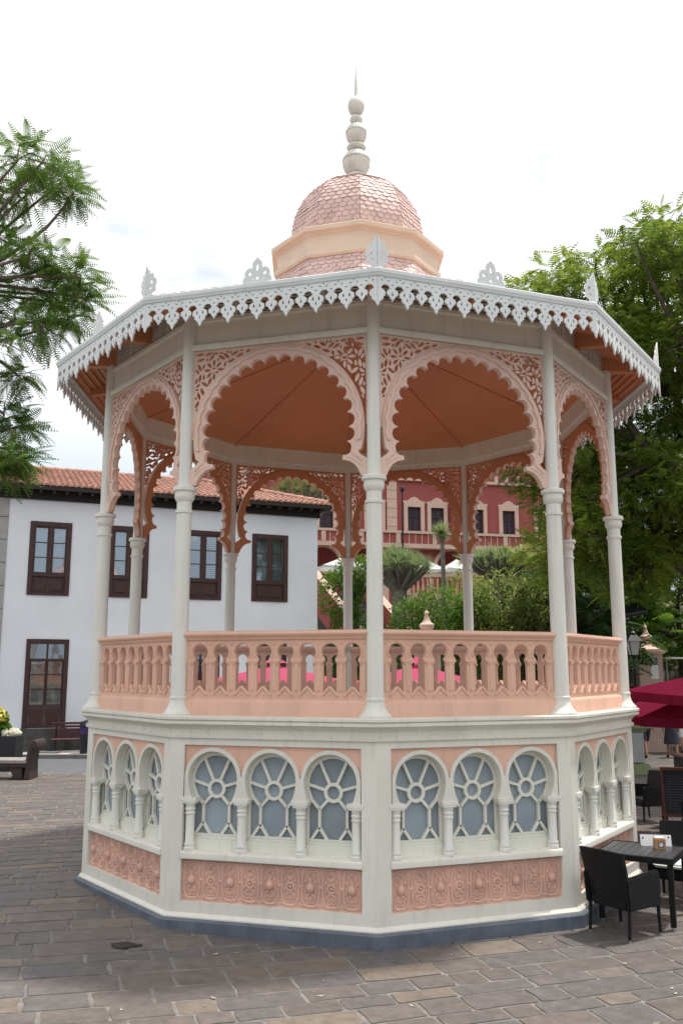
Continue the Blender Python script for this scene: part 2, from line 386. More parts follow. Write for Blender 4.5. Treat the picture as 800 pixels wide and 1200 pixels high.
# ------------------------------------------------------------------ ground, paving, road
rng = random.Random(7)
def gheight(x, y):
    def ss(a, b, t):
        t = min(1, max(0, (t - a) / (b - a))); return t * t * (3 - 2 * t)
    far = ss(34, 46, y) if x < 2 else 0
    h = 6.2 * ss(18.5, 29, y) * ss(.5, 3.5, x)
    return max(h, 6.2 * far) - .03
mb = MB()
xs = [-900, -300, -120, -60, -40, -30, -24, -20] + [-18 + i * 1.5 for i in range(36)] + [40, 60, 120, 300, 900]
ys = [-300, -100, -40, -20, -10] + [i * 1.5 - 4 for i in range(40)] + [70, 120, 300, 900, 1800]
V = [(x, y, gheight(x, y)) for y in ys for x in xs]; nx = len(xs)
mb.add(V, [(j * nx + i, j * nx + i + 1, (j + 1) * nx + i + 1, (j + 1) * nx + i) for j in range(len(ys) - 1) for i in range(nx - 1)])
structure(mb.build('ground', M['soil']))
def rise(x, y):
    def ss(a, b, t):
        t = min(1, max(0, (t - a) / (b - a))); return t * t * (3 - 2 * t)
    return .10 * ss(.3, 4.2, -x) * (1 - ss(4, 9, y))
mb = MB(); gx = [-40, -16] + [-15 + i for i in range(17)] + [40]; gy = [-14 + i for i in range(26)] + [11.6]
mb.add([(x, y, rise(x, y) - .007) for y in gy for x in gx], [(j * len(gx) + i, j * len(gx) + i + 1, (j + 1) * len(gx) + i + 1, (j + 1) * len(gx) + i) for j in range(len(gy) - 1) for i in range(len(gx) - 1)])
mb.box(5.0, 30, 11.61, 19, -.02, -.007); structure(mb.build('plaza_mortar_bed', M['mortar']))
# each stone of the plaza: one irregular slab, long rows laid a little askew
mb = MB(); A = rad(19); ca, sa = math.cos(A), math.sin(A)
row = -17.0
while row < 20:
    hgt = rng.choice((.24, .29, .33, .36, .40)) * rng.uniform(.92, 1.06)
    x = -26 + rng.random()
    while x < 24:
        w = rng.choice((.32, .42, .50, .60, .76)) * rng.uniform(.9, 1.12)
        cx, cy = x + w / 2, row + hgt / 2
        X, Y = cx * ca - cy * sa, cx * sa + cy * ca
        inside = (-17 < X < 13 and -8.5 < Y < 11.4) or (5.5 < X < 14 and 11.4 <= Y < 19)
        hid = X * X + Y * Y < 3.3 ** 2
        if inside and not hid:
            jg = .010 + rng.random() * .008; c = .016; j = lambda: rng.uniform(-.013, .013)
            x0, x1, y0, y1 = x + jg, x + w - jg, row + jg, row + hgt - jg
            zt = rng.uniform(-.002, .004)
            o2 = [(x0 + c, y0), (x0 + w * .5, y0 + j()), (x1 - c, y0), (x1, y0 + c), (x1 + j(), (y0 + y1) / 2), (x1, y1 - c), (x1 - c, y1), (x0 + w * .45, y1 + j()), (x0 + c, y1), (x0, y1 - c), (x0 + j(), (y0 + y1) / 2), (x0, y0 + c)]
            jj = [(rng.uniform(-.008, .008), rng.uniform(-.008, .008)) for _ in o2]
            n = len(o2); mx0, my0 = (x0 + x1) / 2, (y0 + y1) / 2
            def P(q, z, k): 
                ux, uy = mx0 + (q[0] - mx0) * k, my0 + (q[1] - my0) * k
                wx, wy = ux * ca - uy * sa, ux * sa + uy * ca; return (wx, wy, z + rise(wx, wy))
            o2 = [(a + b[0], c_ + b[1]) for (a, c_), b in zip(o2, jj)]
            V = [P(q, -.012, 1.0) for q in o2] + [P(q, zt - .004, .998) for q in o2] + [P(q, zt, .98) for q in o2]
            F = [(i, (i + 1) % n, n + (i + 1) % n, n + i) for i in range(n)] + [(n + i, n + (i + 1) % n, 2 * n + (i + 1) % n, 2 * n + i) for i in range(n)] + [tuple(range(2 * n, 3 * n))]
            mb.add(V, F)
        x += w
    row += hgt
structure(mb.build('plaza_paving', M['paver'], ang=20))
mb = MB(); lq = random.Random(8)
for _ in range(420):
    x, y = lq.uniform(-8, 6), lq.uniform(-6.2, 8)
    if x * x + y * y < 3.9 ** 2: continue
    a = lq.uniform(0, 6.3); l = lq.choice((.012, .018, .026, .04)); w = l * lq.uniform(.3, .7); z = rise(x, y) + .006
    mb.add([(x + math.cos(a) * l, y + math.sin(a) * l, z + .004), (x - math.sin(a) * w, y + math.cos(a) * w, z), (x - math.cos(a) * l, y - math.sin(a) * l, z + .006), (x + math.sin(a) * w, y - math.cos(a) * w, z)], [(0, 1, 2, 3)])
o = mb.build('fallen_litter', mat('pale_litter', (.34, .30, .22), .8, .3, 9, island=.5)); o['kind'] = 'stuff'
mb = MB(); px_, py_ = -2.30, -3.86
mb.add([(px_ + .15 * math.cos(a) * (1 + .25 * math.sin(3 * a + 1)), py_ + .10 * math.sin(a) * (1 + .2 * math.cos(4 * a)), rise(px_, py_) + .0075) for a in [i * PI / 10 for i in range(20)]], [tuple(range(20))])
structure(mb.build('paving_patch', mat('broken_paver_pit', (.03, .024, .022), .95, .4, 12, .5, 40)))
mb = MB(); mb.box(-40, 5, 11.6, 15.4, -.02, -.004); structure(mb.build('road', M['asphalt']))
mb = MB(); mb.box(-40, 5, 15.4, 15.55, -.02, .125); structure(mb.build('kerb', M['kerb'], bevel=.015))
mb = MB(); mb.box(-40, 5, 15.55, 24, -.02, .12); structure(mb.build('sidewalk', M['walk']))

# ------------------------------------------------------------------ the bandstand
PHI = .0499
S18, C18 = math.sin(rad(18)), math.cos(rad(18))
BS = tag(empty('bandstand', (0, 0, 0), PHI), 'pink and cream ten-sided bandstand with scalloped arches, white fretwork eaves and scale-tiled dome', 'bandstand')
def bays(o, kinds=range(10)):                           # o is built for bay 0; copy it to the other nine sides
    o.parent = BS; o.rotation_euler = (0, 0, rad(18))
    for k in range(1, 10): dup(o, BS, rad(18 + 36 * k))
def verts10(o):
    o.parent = BS; o.rotation_euler = (0, 0, 0)
    for k in range(1, 10): dup(o, BS, rad(36 * k))

# plinth, core, cornice, deck
mb = MB(); mb.ring([(3.83, 0), (3.83, .13), (3.81, .15), (3.5, .15), (3.5, 0)]); mb.build('plinth', M['blue'], BS)
RW = 3.745; AW = RW * C18; HW = RW * S18
mb = MB(); mb.ring([(3.38, .1), (3.38, 2.1), (3.2, 2.1), (3.2, .1)]); mb.build('core_wall', M['ivory'], BS)
mb = MB(); mb.ring([(RW - .03, 1.99), (RW + .03, 1.99), (RW + .035, 2.03), (RW + .005, 2.045), (RW + .012, 2.075), (RW + .045, 2.11), (RW + .085, 2.135), (RW + .105, 2.14), (RW + .105, 2.172), (RW + .09, 2.176), (RW + .09, 2.184), (RW + .115, 2.188), (RW + .115, 2.215), (RW + .10, 2.222), (3.3, 2.23), (3.3, 1.99)])
mb.build('cornice', M['cream'], BS, ang=25)
mb = MB(); mb.ring([(0.01, 2.19), (3.45, 2.19), (3.45, 2.10), (.01, 2.10)]); mb.build('deck', M['quoin'], BS)

# base walls: cream frame with an arcade opening above and a relief panel below
ZS, ZT, CZ, RO, RI, ZI = .80, 1.915, 1.565, .330, .284, 1.355
mb = MB()
outer = [(-HW, .13), (HW, .13), (HW, 2.03), (-HW, 2.03)]
h1 = [(-.995, ZS - .06), (.995, ZS - .06), (.995, ZT), (-.995, ZT)]
h2 = [(-1.0, .305), (1.0, .305), (1.0, .735), (-1.0, .735)]
mb.plate([outer, h1, h2], AW - .07, AW)
mb.prism([(-AW + .0, .13), (-AW - .035, .15), (-AW - .035, .163), (-AW - .003, .195), (-AW + .03, .195), (-AW + .03, .13)], -HW - .009, HW + .009)
for sx_ in (-1, 1): mb.box(sx_ * .995 - (.03 if sx_ < 0 else 0), sx_ * .995 + (.03 if sx_ > 0 else 0), -AW + .06, -AW + .24, ZS - .06, ZT)
mb.box(-1.0, 1.0, -AW + .06, -AW + .24, ZT, ZT + .03)
wall = mb.build('wall_panel', M['cream'])
bays(wall)
# sill
mb = MB(); mb.prism([(-AW - .022, .735), (-AW - .022, .795), (-AW - .012, .81), (-AW + .18, .835), (-AW + .18, .735)], -1.005, 1.005)
bays(mb.build('sill', M['cream'], bevel=.006))
# spandrel
mb = MB()
low = []
for i in range(3): low += arc(.66 * (1 - i), CZ, RO - .03, 10, 170, 14)
mb.plate([[(-.99, ZT)] + [(-.99, CZ)] + [(-x, y) for x, y in low] + [(.99, CZ), (.99, ZT)]], AW - .075, AW - .035)
bays(mb.build('spandrel_panel', M['pink']))
# horseshoe arcade
a_in = math.degrees(math.acos(0)); da = math.degrees(math.asin((CZ - ZI) / .36))
poly = [(-.985, ZI), (-.985, CZ)]
for i in range(3):
    cx = -.66 + .66 * i
    poly += arc(cx, CZ, RO - .004, 175 if i else 178, 5 if i < 2 else 2, 22)
poly += [(.985, CZ), (.985, ZI)]
for i in range(3):
    cx = .66 - .66 * i
    poly += [(x, z if z > CZ else CZ - (CZ - z) * .36 / RI) for x, z in arc(cx, CZ, RI, -da, 180 + da, 34)]
mb = MB(); mb.plate([poly], AW - .125, AW - .004)
bays(mb.build('arch_surround', M['cream'], bevel=.004, ang=40))
# colonnettes
mb = MB(); prof = [(.072, 0), (.072, .03), (.062, .04), (.068, .055), (.068, .07), (.056, .085), (.053, .37), (.063, .375), (.063, .39), (.054, .395), (.054, .41), (.065, .418), (.065, .432), (.056, .44), (.06, .465), (.082, .492), (.082, .50)]
mb.lathe([(r * .88, z + .815) for r, z in prof], 16, (0, -AW + .055, 0))
c0 = mb
for j, cx in enumerate((-.93, -.33, .33, .93)):
    m2 = MB()
    m2.add([(x + cx, y, z) for x, y, z in c0.v], c0.f)
    m2.box(cx - .088, cx + .088, -AW - .010, -AW + .12, 1.325, 1.362)
    m2.box(cx - .074, cx + .074, -AW - .004, -AW + .11, 1.302, 1.325)
    bays(m2.build('colonnette', M['creamcol'], ang=40))
# windows
def gl_outline(cx, hw, zb, n=18, k=1.0):
    zc = CZ - .035; r = .252 * k
    a = math.degrees(math.acos(min(1, hw / r))) if hw < r else 0
    return [(cx - hw, zb), (cx + hw, zb), (cx + hw, zc - .18)] + arc(cx, zc, r, -38, 218, n) + [(cx - hw, zc - .18)]
for cx in (-.66, 0, .66):
    mb = MB(); zc = CZ - .035
    fr = [(cx - .33, .78), (cx + .33, .80), (cx + .33, ZT), (cx - .33, ZT)]
    hole = [(cx - .285, .965), (cx + .285, .965), (cx + .285, 1.32)] + arc(cx, zc, .286, -38, 218, 22) + [(cx - .285, 1.32)]
    mb.plate([fr, hole], AW - .185, AW - .130)
    mb.box(cx - .30, cx + .30, -AW + .102, -AW + .132, .82, .925)
    mb.box(cx - .285, cx + .285, -AW + .114, -AW + .132, .925, .95)
    w = mb.build('window', M['ivory'], bevel=.004)
    # tracery bars
    t = MB(); hz = CZ - .115; b = .0145; yy = -(AW - .145)
    def bar(p, q, wd=b):
        p = Vector((p[0], 0, p[1])); q = Vector((q[0], 0, q[1])); d = (q - p).normalized(); s_ = Vector((-d.z, 0, d.x)) * wd
        V = [p + s_, q + s_, q - s_, p - s_]
        V = [(v.x, yy - .022, v.z) for v in V] + [(v.x, yy + .02, v.z) for v in V]
        t.add(V, [(0, 1, 2, 3), (7, 6, 5, 4), (0, 4, 5, 1), (1, 5, 6, 2), (2, 6, 7, 3), (3, 7, 4, 0)])
    t.plate([arc(cx, hz, .102, 0, 354, 40), arc(cx, hz, .068, 0, 354, 40)], AW - .165, AW - .122)
    P = lambda a, r: (cx + r * math.cos(rad(a)), hz + r * math.sin(rad(a)))
    for a, r in ((65, .37), (115, .37), (16, .285), (164, .285)): bar(P(a, .09), P(a, r))
    for sg in (-1, 1):
        j = (cx + sg * .15, hz - .17)
        bar(P(-52 if sg > 0 else -128, .09), j)
        bar(j, (cx + sg * .285, hz - .03)); bar(j, (cx + sg * .15, 1.085))
        for q in (.055, .25): bar((cx + sg * .15, 1.095), (cx + sg * q, .96))
    t.plate([[(x, z) for x, z in ([(cx - .29, .958), (cx + .29, .958), (cx + .29, 1.32)] + arc(cx, zc, .290, -37, 217, 22) + [(cx - .29, 1.32)])],
             [(x, z) for x, z in ([(cx - .264, .980), (cx + .264, .980), (cx + .264, 1.33)] + arc(cx, zc, .267, -34, 214, 22) + [(cx - .264, 1.33)])]], AW - .16, AW - .126)
    t.build('tracery', M['ivory'], w, bevel=.003)
    pn = MB(); pn.box(cx - .31, cx + .31, -AW + .17, -AW + .178, .93, 1.83); pn.build('pane', M['frost'], w)
    bays(w)
# relief panels
mb = MB(); mb.box(-1.0, 1.0, -AW + .05, -AW + .08, .30, .74)
ry = -AW + .05; ez = .52
for i in range(9):
    cx = (i - 4) * .2215; tb = lambda pts, r: mb.tube([(cx + x, ry, ez + z) for x, z in pts], r * 1.45, 6, 1.0)
    o_ = []
    for k in range(33):
        a = 2 * PI * k / 32; w_ = .092 * (abs(math.sin(a)) ** .5) * (1 if math.sin(a) > 0 else -1); z_ = .185 * (abs(math.cos(a)) ** .7) * (1 if math.cos(a) > 0 else -1)
        o_.append((w_, z_))
    tb(o_, .011); tb([(x * .72, z * .84) for x, z in o_], .006)
    if i % 2 == 0:
        mb.blob((cx, ry, ez - .005), (.046, .055, .055), 10, 6)
        tb([(0, .045), (0, .1)], .014)
    else:
        tb(arc(0, -.005, .038, 0, 360, 14), .012); mb.blob((cx, ry, ez - .005), (.02, .025, .02), 8, 4)
    for sg in (-1, 1):
        tb([(0, .06), (sg * .03, .085), (sg * .035, .115), (sg * .012, .125)], .009)
        tb([(0, -.06), (sg * .032, -.075), (sg * .045, -.105), (sg * .02, -.12), (sg * .008, -.10)], .009)
        mb.blob((cx + sg * .055, ry, ez + .055), (.014, .016, .026), 6, 4); mb.blob((cx + sg * .055, ry, ez - .04), (.012, .014, .03), 6, 4)
        mb.blob((cx + sg * .085, ry, ez + .175), (.02, .012, .02), 6, 4); mb.blob((cx + sg * .085, ry, ez - .175), (.02, .012, .02), 6, 4)
        tb([(sg * .098, 0), (sg * .1108, .0)], .013)
    mb.blob((cx, ry, ez + .14), (.016, .018, .026), 6, 4); mb.blob((cx, ry, ez - .135), (.014, .018, .034), 6, 4)
bays(mb.build('relief_panel', M['rose'], ang=45))

# columns
RC = 3.656
def col_prof(pts): return [(r, z) for r, z in pts]
mb = MB(); mb.lathe([(.088, 2.36), (.090, 2.44), (.087, 4.5), (.086, 4.66), (.08, 4.72), (.075, 4.82), (.073, 6.9)], 20, (0, -RC, 0))
colm = mb.build('column', M['creamcol'])
mb = MB(); mb.lathe([(.172, 2.215), (.172, 2.245), (.155, 2.258), (.135, 2.28), (.112, 2.32), (.099, 2.37), (.097, 2.395), (.104, 2.40), (.104, 2.42), (.086, 2.43)], 24, (0, -RC, 0)); mb.build('column_base', M['creamcol'], colm)
mb = MB(); mb.lathe([(.085, 4.49), (.102, 4.497), (.102, 4.527), (.085, 4.535), (.085, 4.625), (.094, 4.635), (.112, 4.665), (.117, 4.70), (.110, 4.735), (.112, 4.745), (.138, 4.755), (.138, 4.79), (.126, 4.805), (.075, 4.812)], 24, (0, -RC, 0)); mb.build('capital', M['creamcol'], colm)
verts10(colm)

# balustrade
RB = 3.62; AB = RB * C18; LB = RB * S18 - .055
mb = MB()
holes = []
for i in range(8):
    cx = (i - 3.5) * .252; r = .090; zc = 2.905
    a = math.degrees(math.acos(.050 / r))
    holes.append([(cx - .076, 2.465), (cx, 2.545), (cx + .076, 2.465), (cx + .076, 2.795), (cx + .06, 2.812), (cx + .06, 2.835)] + arc(cx, zc, r, -49, 229, 18) + [(cx - .06, 2.835), (cx - .06, 2.812), (cx - .076, 2.795)])
mb.plate([[(-LB, 2.33), (LB, 2.33), (LB, 3.06), (-LB, 3.06)]] + holes, AB - .015, AB + .03)
bal = mb.build('balustrade', M['pink'], bevel=.008, ang=40)
d = MB(); yb = -(AB + .03)
for i in range(8):
    cx = (i - 3.5) * .252
    d.tube([(x, yb, z) for x, z in arc(cx, 2.905, .107, -28, 208, 16)], .011, 6)
    for sg in (-1, 1): d.tube([(cx, yb, 2.535), (cx + sg * .085, yb, 2.445)], .017, 6)
    d.blob((cx, yb + .004, 2.455), (.022, .012, .016), 6, 4)
for i in range(9):
    cx = (i - 4) * .252
    if abs(cx) < 1.02:
        d.tube([(cx, yb, 2.50), (cx, yb, 2.79)], .026, 8, .6)
        d.box(cx - .06, cx + .06, yb - .02, yb + .01, 2.80, 2.822); d.box(cx - .05, cx + .05, yb - .014, yb + .01, 2.782, 2.80)
        d.blob((cx, yb, 3.0), (.02, .012, .02), 6, 4)
d.build('baluster_moulding', M['pink'], bal, ang=45)
d = MB(); d.prism([(-AB - .065, 2.215), (-AB - .065, 2.372), (-AB - .05, 2.385), (-AB - .03, 2.405), (-AB + .05, 2.405), (-AB + .05, 2.215)], -LB, LB); d.build('bottom_rail', M['pink'], bal, bevel=.004)
d = MB(); d.prism([(-AB - .05, 3.045), (-AB - .06, 3.075), (-AB - .085, 3.085), (-AB - .095, 3.105), (-AB - .085, 3.132), (-AB - .06, 3.142), (-AB + .08, 3.142), (-AB + .09, 3.1), (-AB + .05, 3.045)], -LB, LB); d.build('handrail', M['pink'], bal)
bays(bal)

# scalloped arch panels
AP = RC * C18 - .01; zc = 5.385; HB = RC * S18 - .065; N = 20
def scallop(Rc, depth, a0=-23, a1=203, sub=7, off=0):
    pts = []
    for k in range(N):
        p0, p1 = a0 + (a1 - a0) * k / N, a0 + (a1 - a0) * (k + 1) / N
        am = (p0 + p1) / 2; half = Rc * math.sin(rad((p1 - p0) / 2))
        bx, bz = Rc * math.cos(rad((p1 - p0) / 2)) * math.cos(rad(am)), Rc * math.cos(rad((p1 - p0) / 2)) * math.sin(rad(am))
        for j in range(sub + 1):
            q = -90 + 180 * j / sub
            du = half * math.sin(rad(q)) * .97; dr = depth * math.cos(rad(q))
            pts.append((bx + dr * math.cos(rad(am)) - du * math.sin(rad(am)), zc + bz + dr * math.sin(rad(am)) + du * math.cos(rad(am))))
    return pts
outer = []
rf = [(HB, 4.815), (HB, 5.00), (.985, 5.055), (.955, 5.095)]                  # right foot, outside edge
lf = [(-x, z) for x, z in rf[::-1]]
inner = scallop(.85, .078)
footr = [(.775, 5.005), (.80, 5.003), (.86, 4.985), (.91, 4.95), (.95, 4.90), (.975, 4.85), (.985, 4.815)]
poly = rf + arc(0, zc, 1.03, -15, 195, 70) + lf + [(-x, z) for x, z in footr[::-1]] + inner[::-1] + footr
mb = MB(); mb.plate([poly], AP - .035, AP + .035)
ar = mb.build('scalloped_arch', M['arch'], bevel=.008, ang=40)
d = MB()
wav = [(x * .0, z) for x, z in []]
def wavy(R, amp, n0=N, a0=-10, a1=190, m=120):
    return [((R + amp * abs(math.sin(PI * n0 * (i / m)))) * math.cos(rad(a0 + (a1 - a0) * i / m)), zc + (R + amp * abs(math.sin(PI * n0 * (i / m)))) * math.sin(rad(a0 + (a1 - a0) * i / m))) for i in range(m + 1)]
o1 = wavy(.992, .018); i1 = wavy(.955, .018)
d.plate([o1 + [(-.985, zc - .24), (-.99, 5.04), (-1.0, 5.03), (-.93, 5.08)][:0] + i1[::-1]], AP + .03, AP + .055)
for sg in (-1, 1):
    d.tube([(sg * x, -AP - .034, z) for x, z in ((1.0, 4.98), (.95, 5.03), (.90, 5.07), (.885, 5.10), (.90, 5.17))], .012, 6)
    d.tube([(sg * x, -AP - .034, z) for x, z in ((1.0, 4.93), (.94, 4.985), (.88, 5.02), (.82, 5.04))], .008, 6)
d.build('arch_moulding', M['arch'], ar, bevel=.005, ang=40)
# pierced leaf lattice in the spandrels
lr = random.Random(3); holes = []; pts_all = []
def lens(cx, cz, a, L, Wd):
    o = []
    for j in range(7):
        t = -1 + 2 * j / 6; o.append((t * L, Wd * (1 - t * t)))
    for j in range(5, 0, -1):
        t = -1 + 2 * j / 6; o.append((t * L, -Wd * (1 - t * t)))
    return [(cx + x * math.cos(a) - y * math.sin(a), cz + x * math.sin(a) + y * math.cos(a)) for x, y in o]
hub = (.80, 6.20)
cand = [(hub[0] + .085 * math.cos(2 * PI * k / 8), hub[1] + .085 * math.sin(2 * PI * k / 8), 2 * PI * k / 8, .046, .019) for k in range(8)]
for it_ in range(24000):
    x, z = lr.uniform(.15, HB), lr.uniform(5.4, 6.44)
    th = math.atan2(z - hub[1], x - hub[0]); fl = th + lr.choice((-.9, .9, 0, 1.57))
    s_ = 1 if it_ < 6000 else (.72 if it_ < 14000 else .46); cand.append((x, z, fl, .056 * s_, .017 * s_ + .004))
for x, z, a, L, Wd in cand:
    lp = lens(x, z, a, L, Wd)
    if any(px < .12 or px > HB - .025 or pz > 6.425 or math.hypot(px, pz - zc) < 1.052 for px, pz in lp): continue
    if any((px - qx) ** 2 + (pz - qz) ** 2 < .0095 ** 2 for px, pz in lp for qx, qz in pts_all): continue
    holes.append(lp); pts_all += lp + [(x, z), (x + .5 * L * math.cos(a), z + .5 * L * math.sin(a)), (x - .5 * L * math.cos(a), z - .5 * L * math.sin(a))]
reg = [(0, 6.445), (HB, 6.445), (HB, 5.36)] + arc(0, zc, 1.0, -1, 90, 24)
d = MB()
d.plate([reg] + holes, AP - .014, AP + .014)
d.plate([[(-x, z) for x, z in reg]] + [[(-x, z) for x, z in h] for h in holes], AP - .014, AP + .014)
for sg in (-1, 1):
    d.tube([(sg * x, -AP - .014, z) for x, z in arc(hub[0], hub[1], .035, 0, 360, 10)], .008, 5)
    d.tube([(sg * (HB - .01), -AP - .012, 5.4), (sg * (HB - .01), -AP - .012, 6.43), (sg * .1, -AP - .012, 6.43)], .01, 5)
d.build('leaf_lattice', M['arch'], ar)
d = MB(); d.plate([poly], AP - .047, AP - .036); d.build('inner_face', M['terra'], ar)
d = MB(); d.plate([reg] + holes, AP - .024, AP - .015); d.plate([[(-x, z) for x, z in reg]] + [[(-x, z) for x, z in h] for h in holes], AP - .024, AP - .015); d.build('inner_lattice', M['terra'], ar)
bays(ar)

# beam, louvres, eaves
mb = MB(); mb.ring([(3.60, 6.45), (3.69, 6.45), (3.70, 6.47), (3.70, 6.515), (3.66, 6.525), (3.645, 6.54), (3.645, 6.80), (3.68, 6.81), (3.68, 6.85), (3.56, 6.85), (3.56, 6.54), (3.60, 6.525)]); mb.build('beam', M['cream'], BS)
mb = MB()
for j in range(6):
    z = 6.875 + j * .042; mb.box(-1.06, 1.06, -3.46, -3.44, z, z + .02, Matrix.Rotation(0, 4, 'X'))
for x in (-1.08, -.54, 0, .54, 1.08): mb.box(x - .02, x + .02, -3.475, -3.435, 6.85, 7.13)
bays(mb.build('louvre', M['cream']))
RE = 4.373; AE = RE * C18; HE = RE * S18
slope = (7.16 - 6.845) / (AE - 3.42)
mb = MB(); mb.add([(-3.42 * math.tan(rad(18)), -3.42, 7.16), (3.42 * math.tan(rad(18)), -3.42, 7.16), (HE, -AE, 6.845), (-HE, -AE, 6.845)], [(0, 1, 2, 3)])
for j in range(9):                                       # battens run parallel with the eave
    t = (j + .5) / 9; w = 3.42 + (AE - 3.42) * t; z = 7.16 - slope * (w - 3.42)
    hw_ = w * math.tan(rad(18)); mb.box(-hw_, hw_, -w - .018, -w + .018, z - .03, z - .001)
bays(mb.build('soffit', M['terra']))
def beam_bm(x):
    b = MB(); V = []
    for w, z0, z1 in ((3.40, 6.90, 7.15), (3.75, 6.86, 7.04), (4.04, 6.815, 6.885)):
        for xx in (x - .055, x + .055): V += [(xx, -w, z0), (xx, -w, z1)]
    F = []
    for s_ in range(2):
        o_ = s_ * 4; F += [(o_, o_ + 1, o_ + 5, o_ + 4), (o_ + 2, o_ + 6, o_ + 7, o_ + 3), (o_ + 1, o_ + 3, o_ + 7, o_ + 5), (o_, o_ + 4, o_ + 6, o_ + 2)]
    F += [(0, 2, 3, 1), (8, 9, 11, 10)]
    return b.add(V, F)
bays(beam_bm(0).build('rafter', M['terra']))
b = beam_bm(0); b.v = [(x * 1.2, y * 1.04, z) for x, y, z in b.v]; verts10(b.build('rafter', M['terra']))
# fretwork board with hanging leaves
half = HE; per = 2 * half / 8; zt, zn = 6.825, 6.672
def pend(cx, big, dirn=1):
    if big: h = [(.034, 0), (.048, -.008), (.078, -.026), (.089, -.054), (.082, -.084), (.060, -.096), (.066, -.118), (.046, -.136), (.022, -.155), (.015, -.18), (0, -.208)]
    else: h = [(.022, 0), (.036, -.006), (.058, -.020), (.067, -.044), (.056, -.068), (.034, -.078), (.030, -.096), (.013, -.114), (0, -.138)]
    return [(cx + x, zn + z) for x, z in h], [(cx - x, zn + z) for x, z in h[::-1]]
bot = []
for k in range(17):
    cx = half - k * per / 2; big = k % 2 == 0
    r_, l_ = pend(cx, big)
    if k == 0: r_ = [(half, r_[-1][1])]
    if k == 16: l_ = [(-half, l_[0][1])]
    if k > 0:
        gx = cx + per / 4; sh = .006 if big else -.006; gx += sh; bot += [(gx + .044, zn + .014), (gx + .038, zn + .030), (gx + .020, zn + .042), (gx, zn + .045), (gx - .020, zn + .042), (gx - .038, zn + .030), (gx - .044, zn + .014)]
    bot += (r_ if k == 0 else r_[:-1]) + l_
holes = []
def tear(cx, cz, L, Wd, a=0): return [(cx + x * math.cos(a) - y * math.sin(a), cz + x * math.sin(a) + y * math.cos(a)) for x, y in ((0, L), (-Wd, -L * .2), (-Wd * .7, -L * .75), (0, -L), (Wd * .7, -L * .75), (Wd, -L * .2))]
for k in range(17):
    cx = half - k * per / 2; big = k % 2 == 0
    if 0 < k < 16:
        if big:
            holes += [tear(cx - .034, zn - .045, .026, .011), tear(cx + .034, zn - .045, .026, .011), tear(cx, zn - .10, .02, .010)]
        else: holes += [tear(cx, zn - .055, .026, .010)]
        holes += [tear(cx, zn + .045, .008, .018)]
    if k < 16:
        for q in (-1, 1): holes.append(tear(cx - per / 4 + q * .036, zn + .086, .007, .020, q * .5))
        holes.append(tear(cx - per / 4, zn + .112, .007, .016))
mb = MB(); mb.plate([[(half, zt), (-half, zt)] + bot[::-1]] + holes, AE - .012, AE + .008)
bays(mb.build('fretwork_board', M['white']))
mb = MB(); mb.ring([(RE - .02, 6.805), (RE + .022, 6.805), (RE + .028, 6.83), (RE + .035, 6.84), (RE + .035, 6.878), (RE + .02, 6.89), (RE - .06, 6.905), (RE - .06, 6.805)]); mb.build('eave_moulding', M['white'], BS)
# finials
hp = [(.0, .37), (.022, .325), (.046, .300), (.040, .270), (.062, .268), (.082, .285), (.092, .25), (.078, .222), (.105, .222), (.128, .195), (.130, .155), (.108, .135), (.122, .105), (.118, .065), (.085, .048), (.065, .02), (.065, -.04), (0, -.04)]
hh = [tear(.062, .175, .03, .016, .5), tear(.052, .10, .02, .016), tear(.055, .245, .014, .008)]
mb = MB()
for sg in (-1, 1):
    mt = Matrix.Translation((0, -RE, 6.895)) @ Matrix.Rotation(rad(18) * sg, 4, 'Z')
    mb.plate([[(sg * x, z) for x, z in hp]] + [[(sg * x, z) for x, z in h] for h in hh], -.009, .009, mt)
verts10(mb.build('corner_finial', M['white']))
for o in [o for o in BS.children if o.name.startswith('corner_finial') and abs(o.rotation_euler.z - rad(36 * 8)) < .01]: bpy.data.objects.remove(o)
fp = [(.0, .30), (.02, .275), (.05, .25), (.062, .20), (.055, .175), (.10, .182), (.135, .155), (.152, .11), (.14, .085), (.168, .055), (.168, -.03)]
full = fp + [(-x, z) for x, z in fp[::-1][:-1]]
mb = MB(); mb.plate([full, tear(0, .19, .05, .018), tear(0, .06, .022, .022)] + [q for sg in (-1, 1) for q in (tear(sg * .09, .115, .028, .02, -sg * .4), tear(sg * .06, .05, .008, .022))], AE - .01, AE + .008)
mb.v = [(x, y, z + 6.89) for x, y, z in mb.v]
bays(mb.build('palmette_crest', M['white']))
for o in [o for o in BS.children if o.name.startswith('palmette') and abs(o.rotation_euler.z - rad(18 + 36)) < .01]: bpy.data.objects.remove(o)

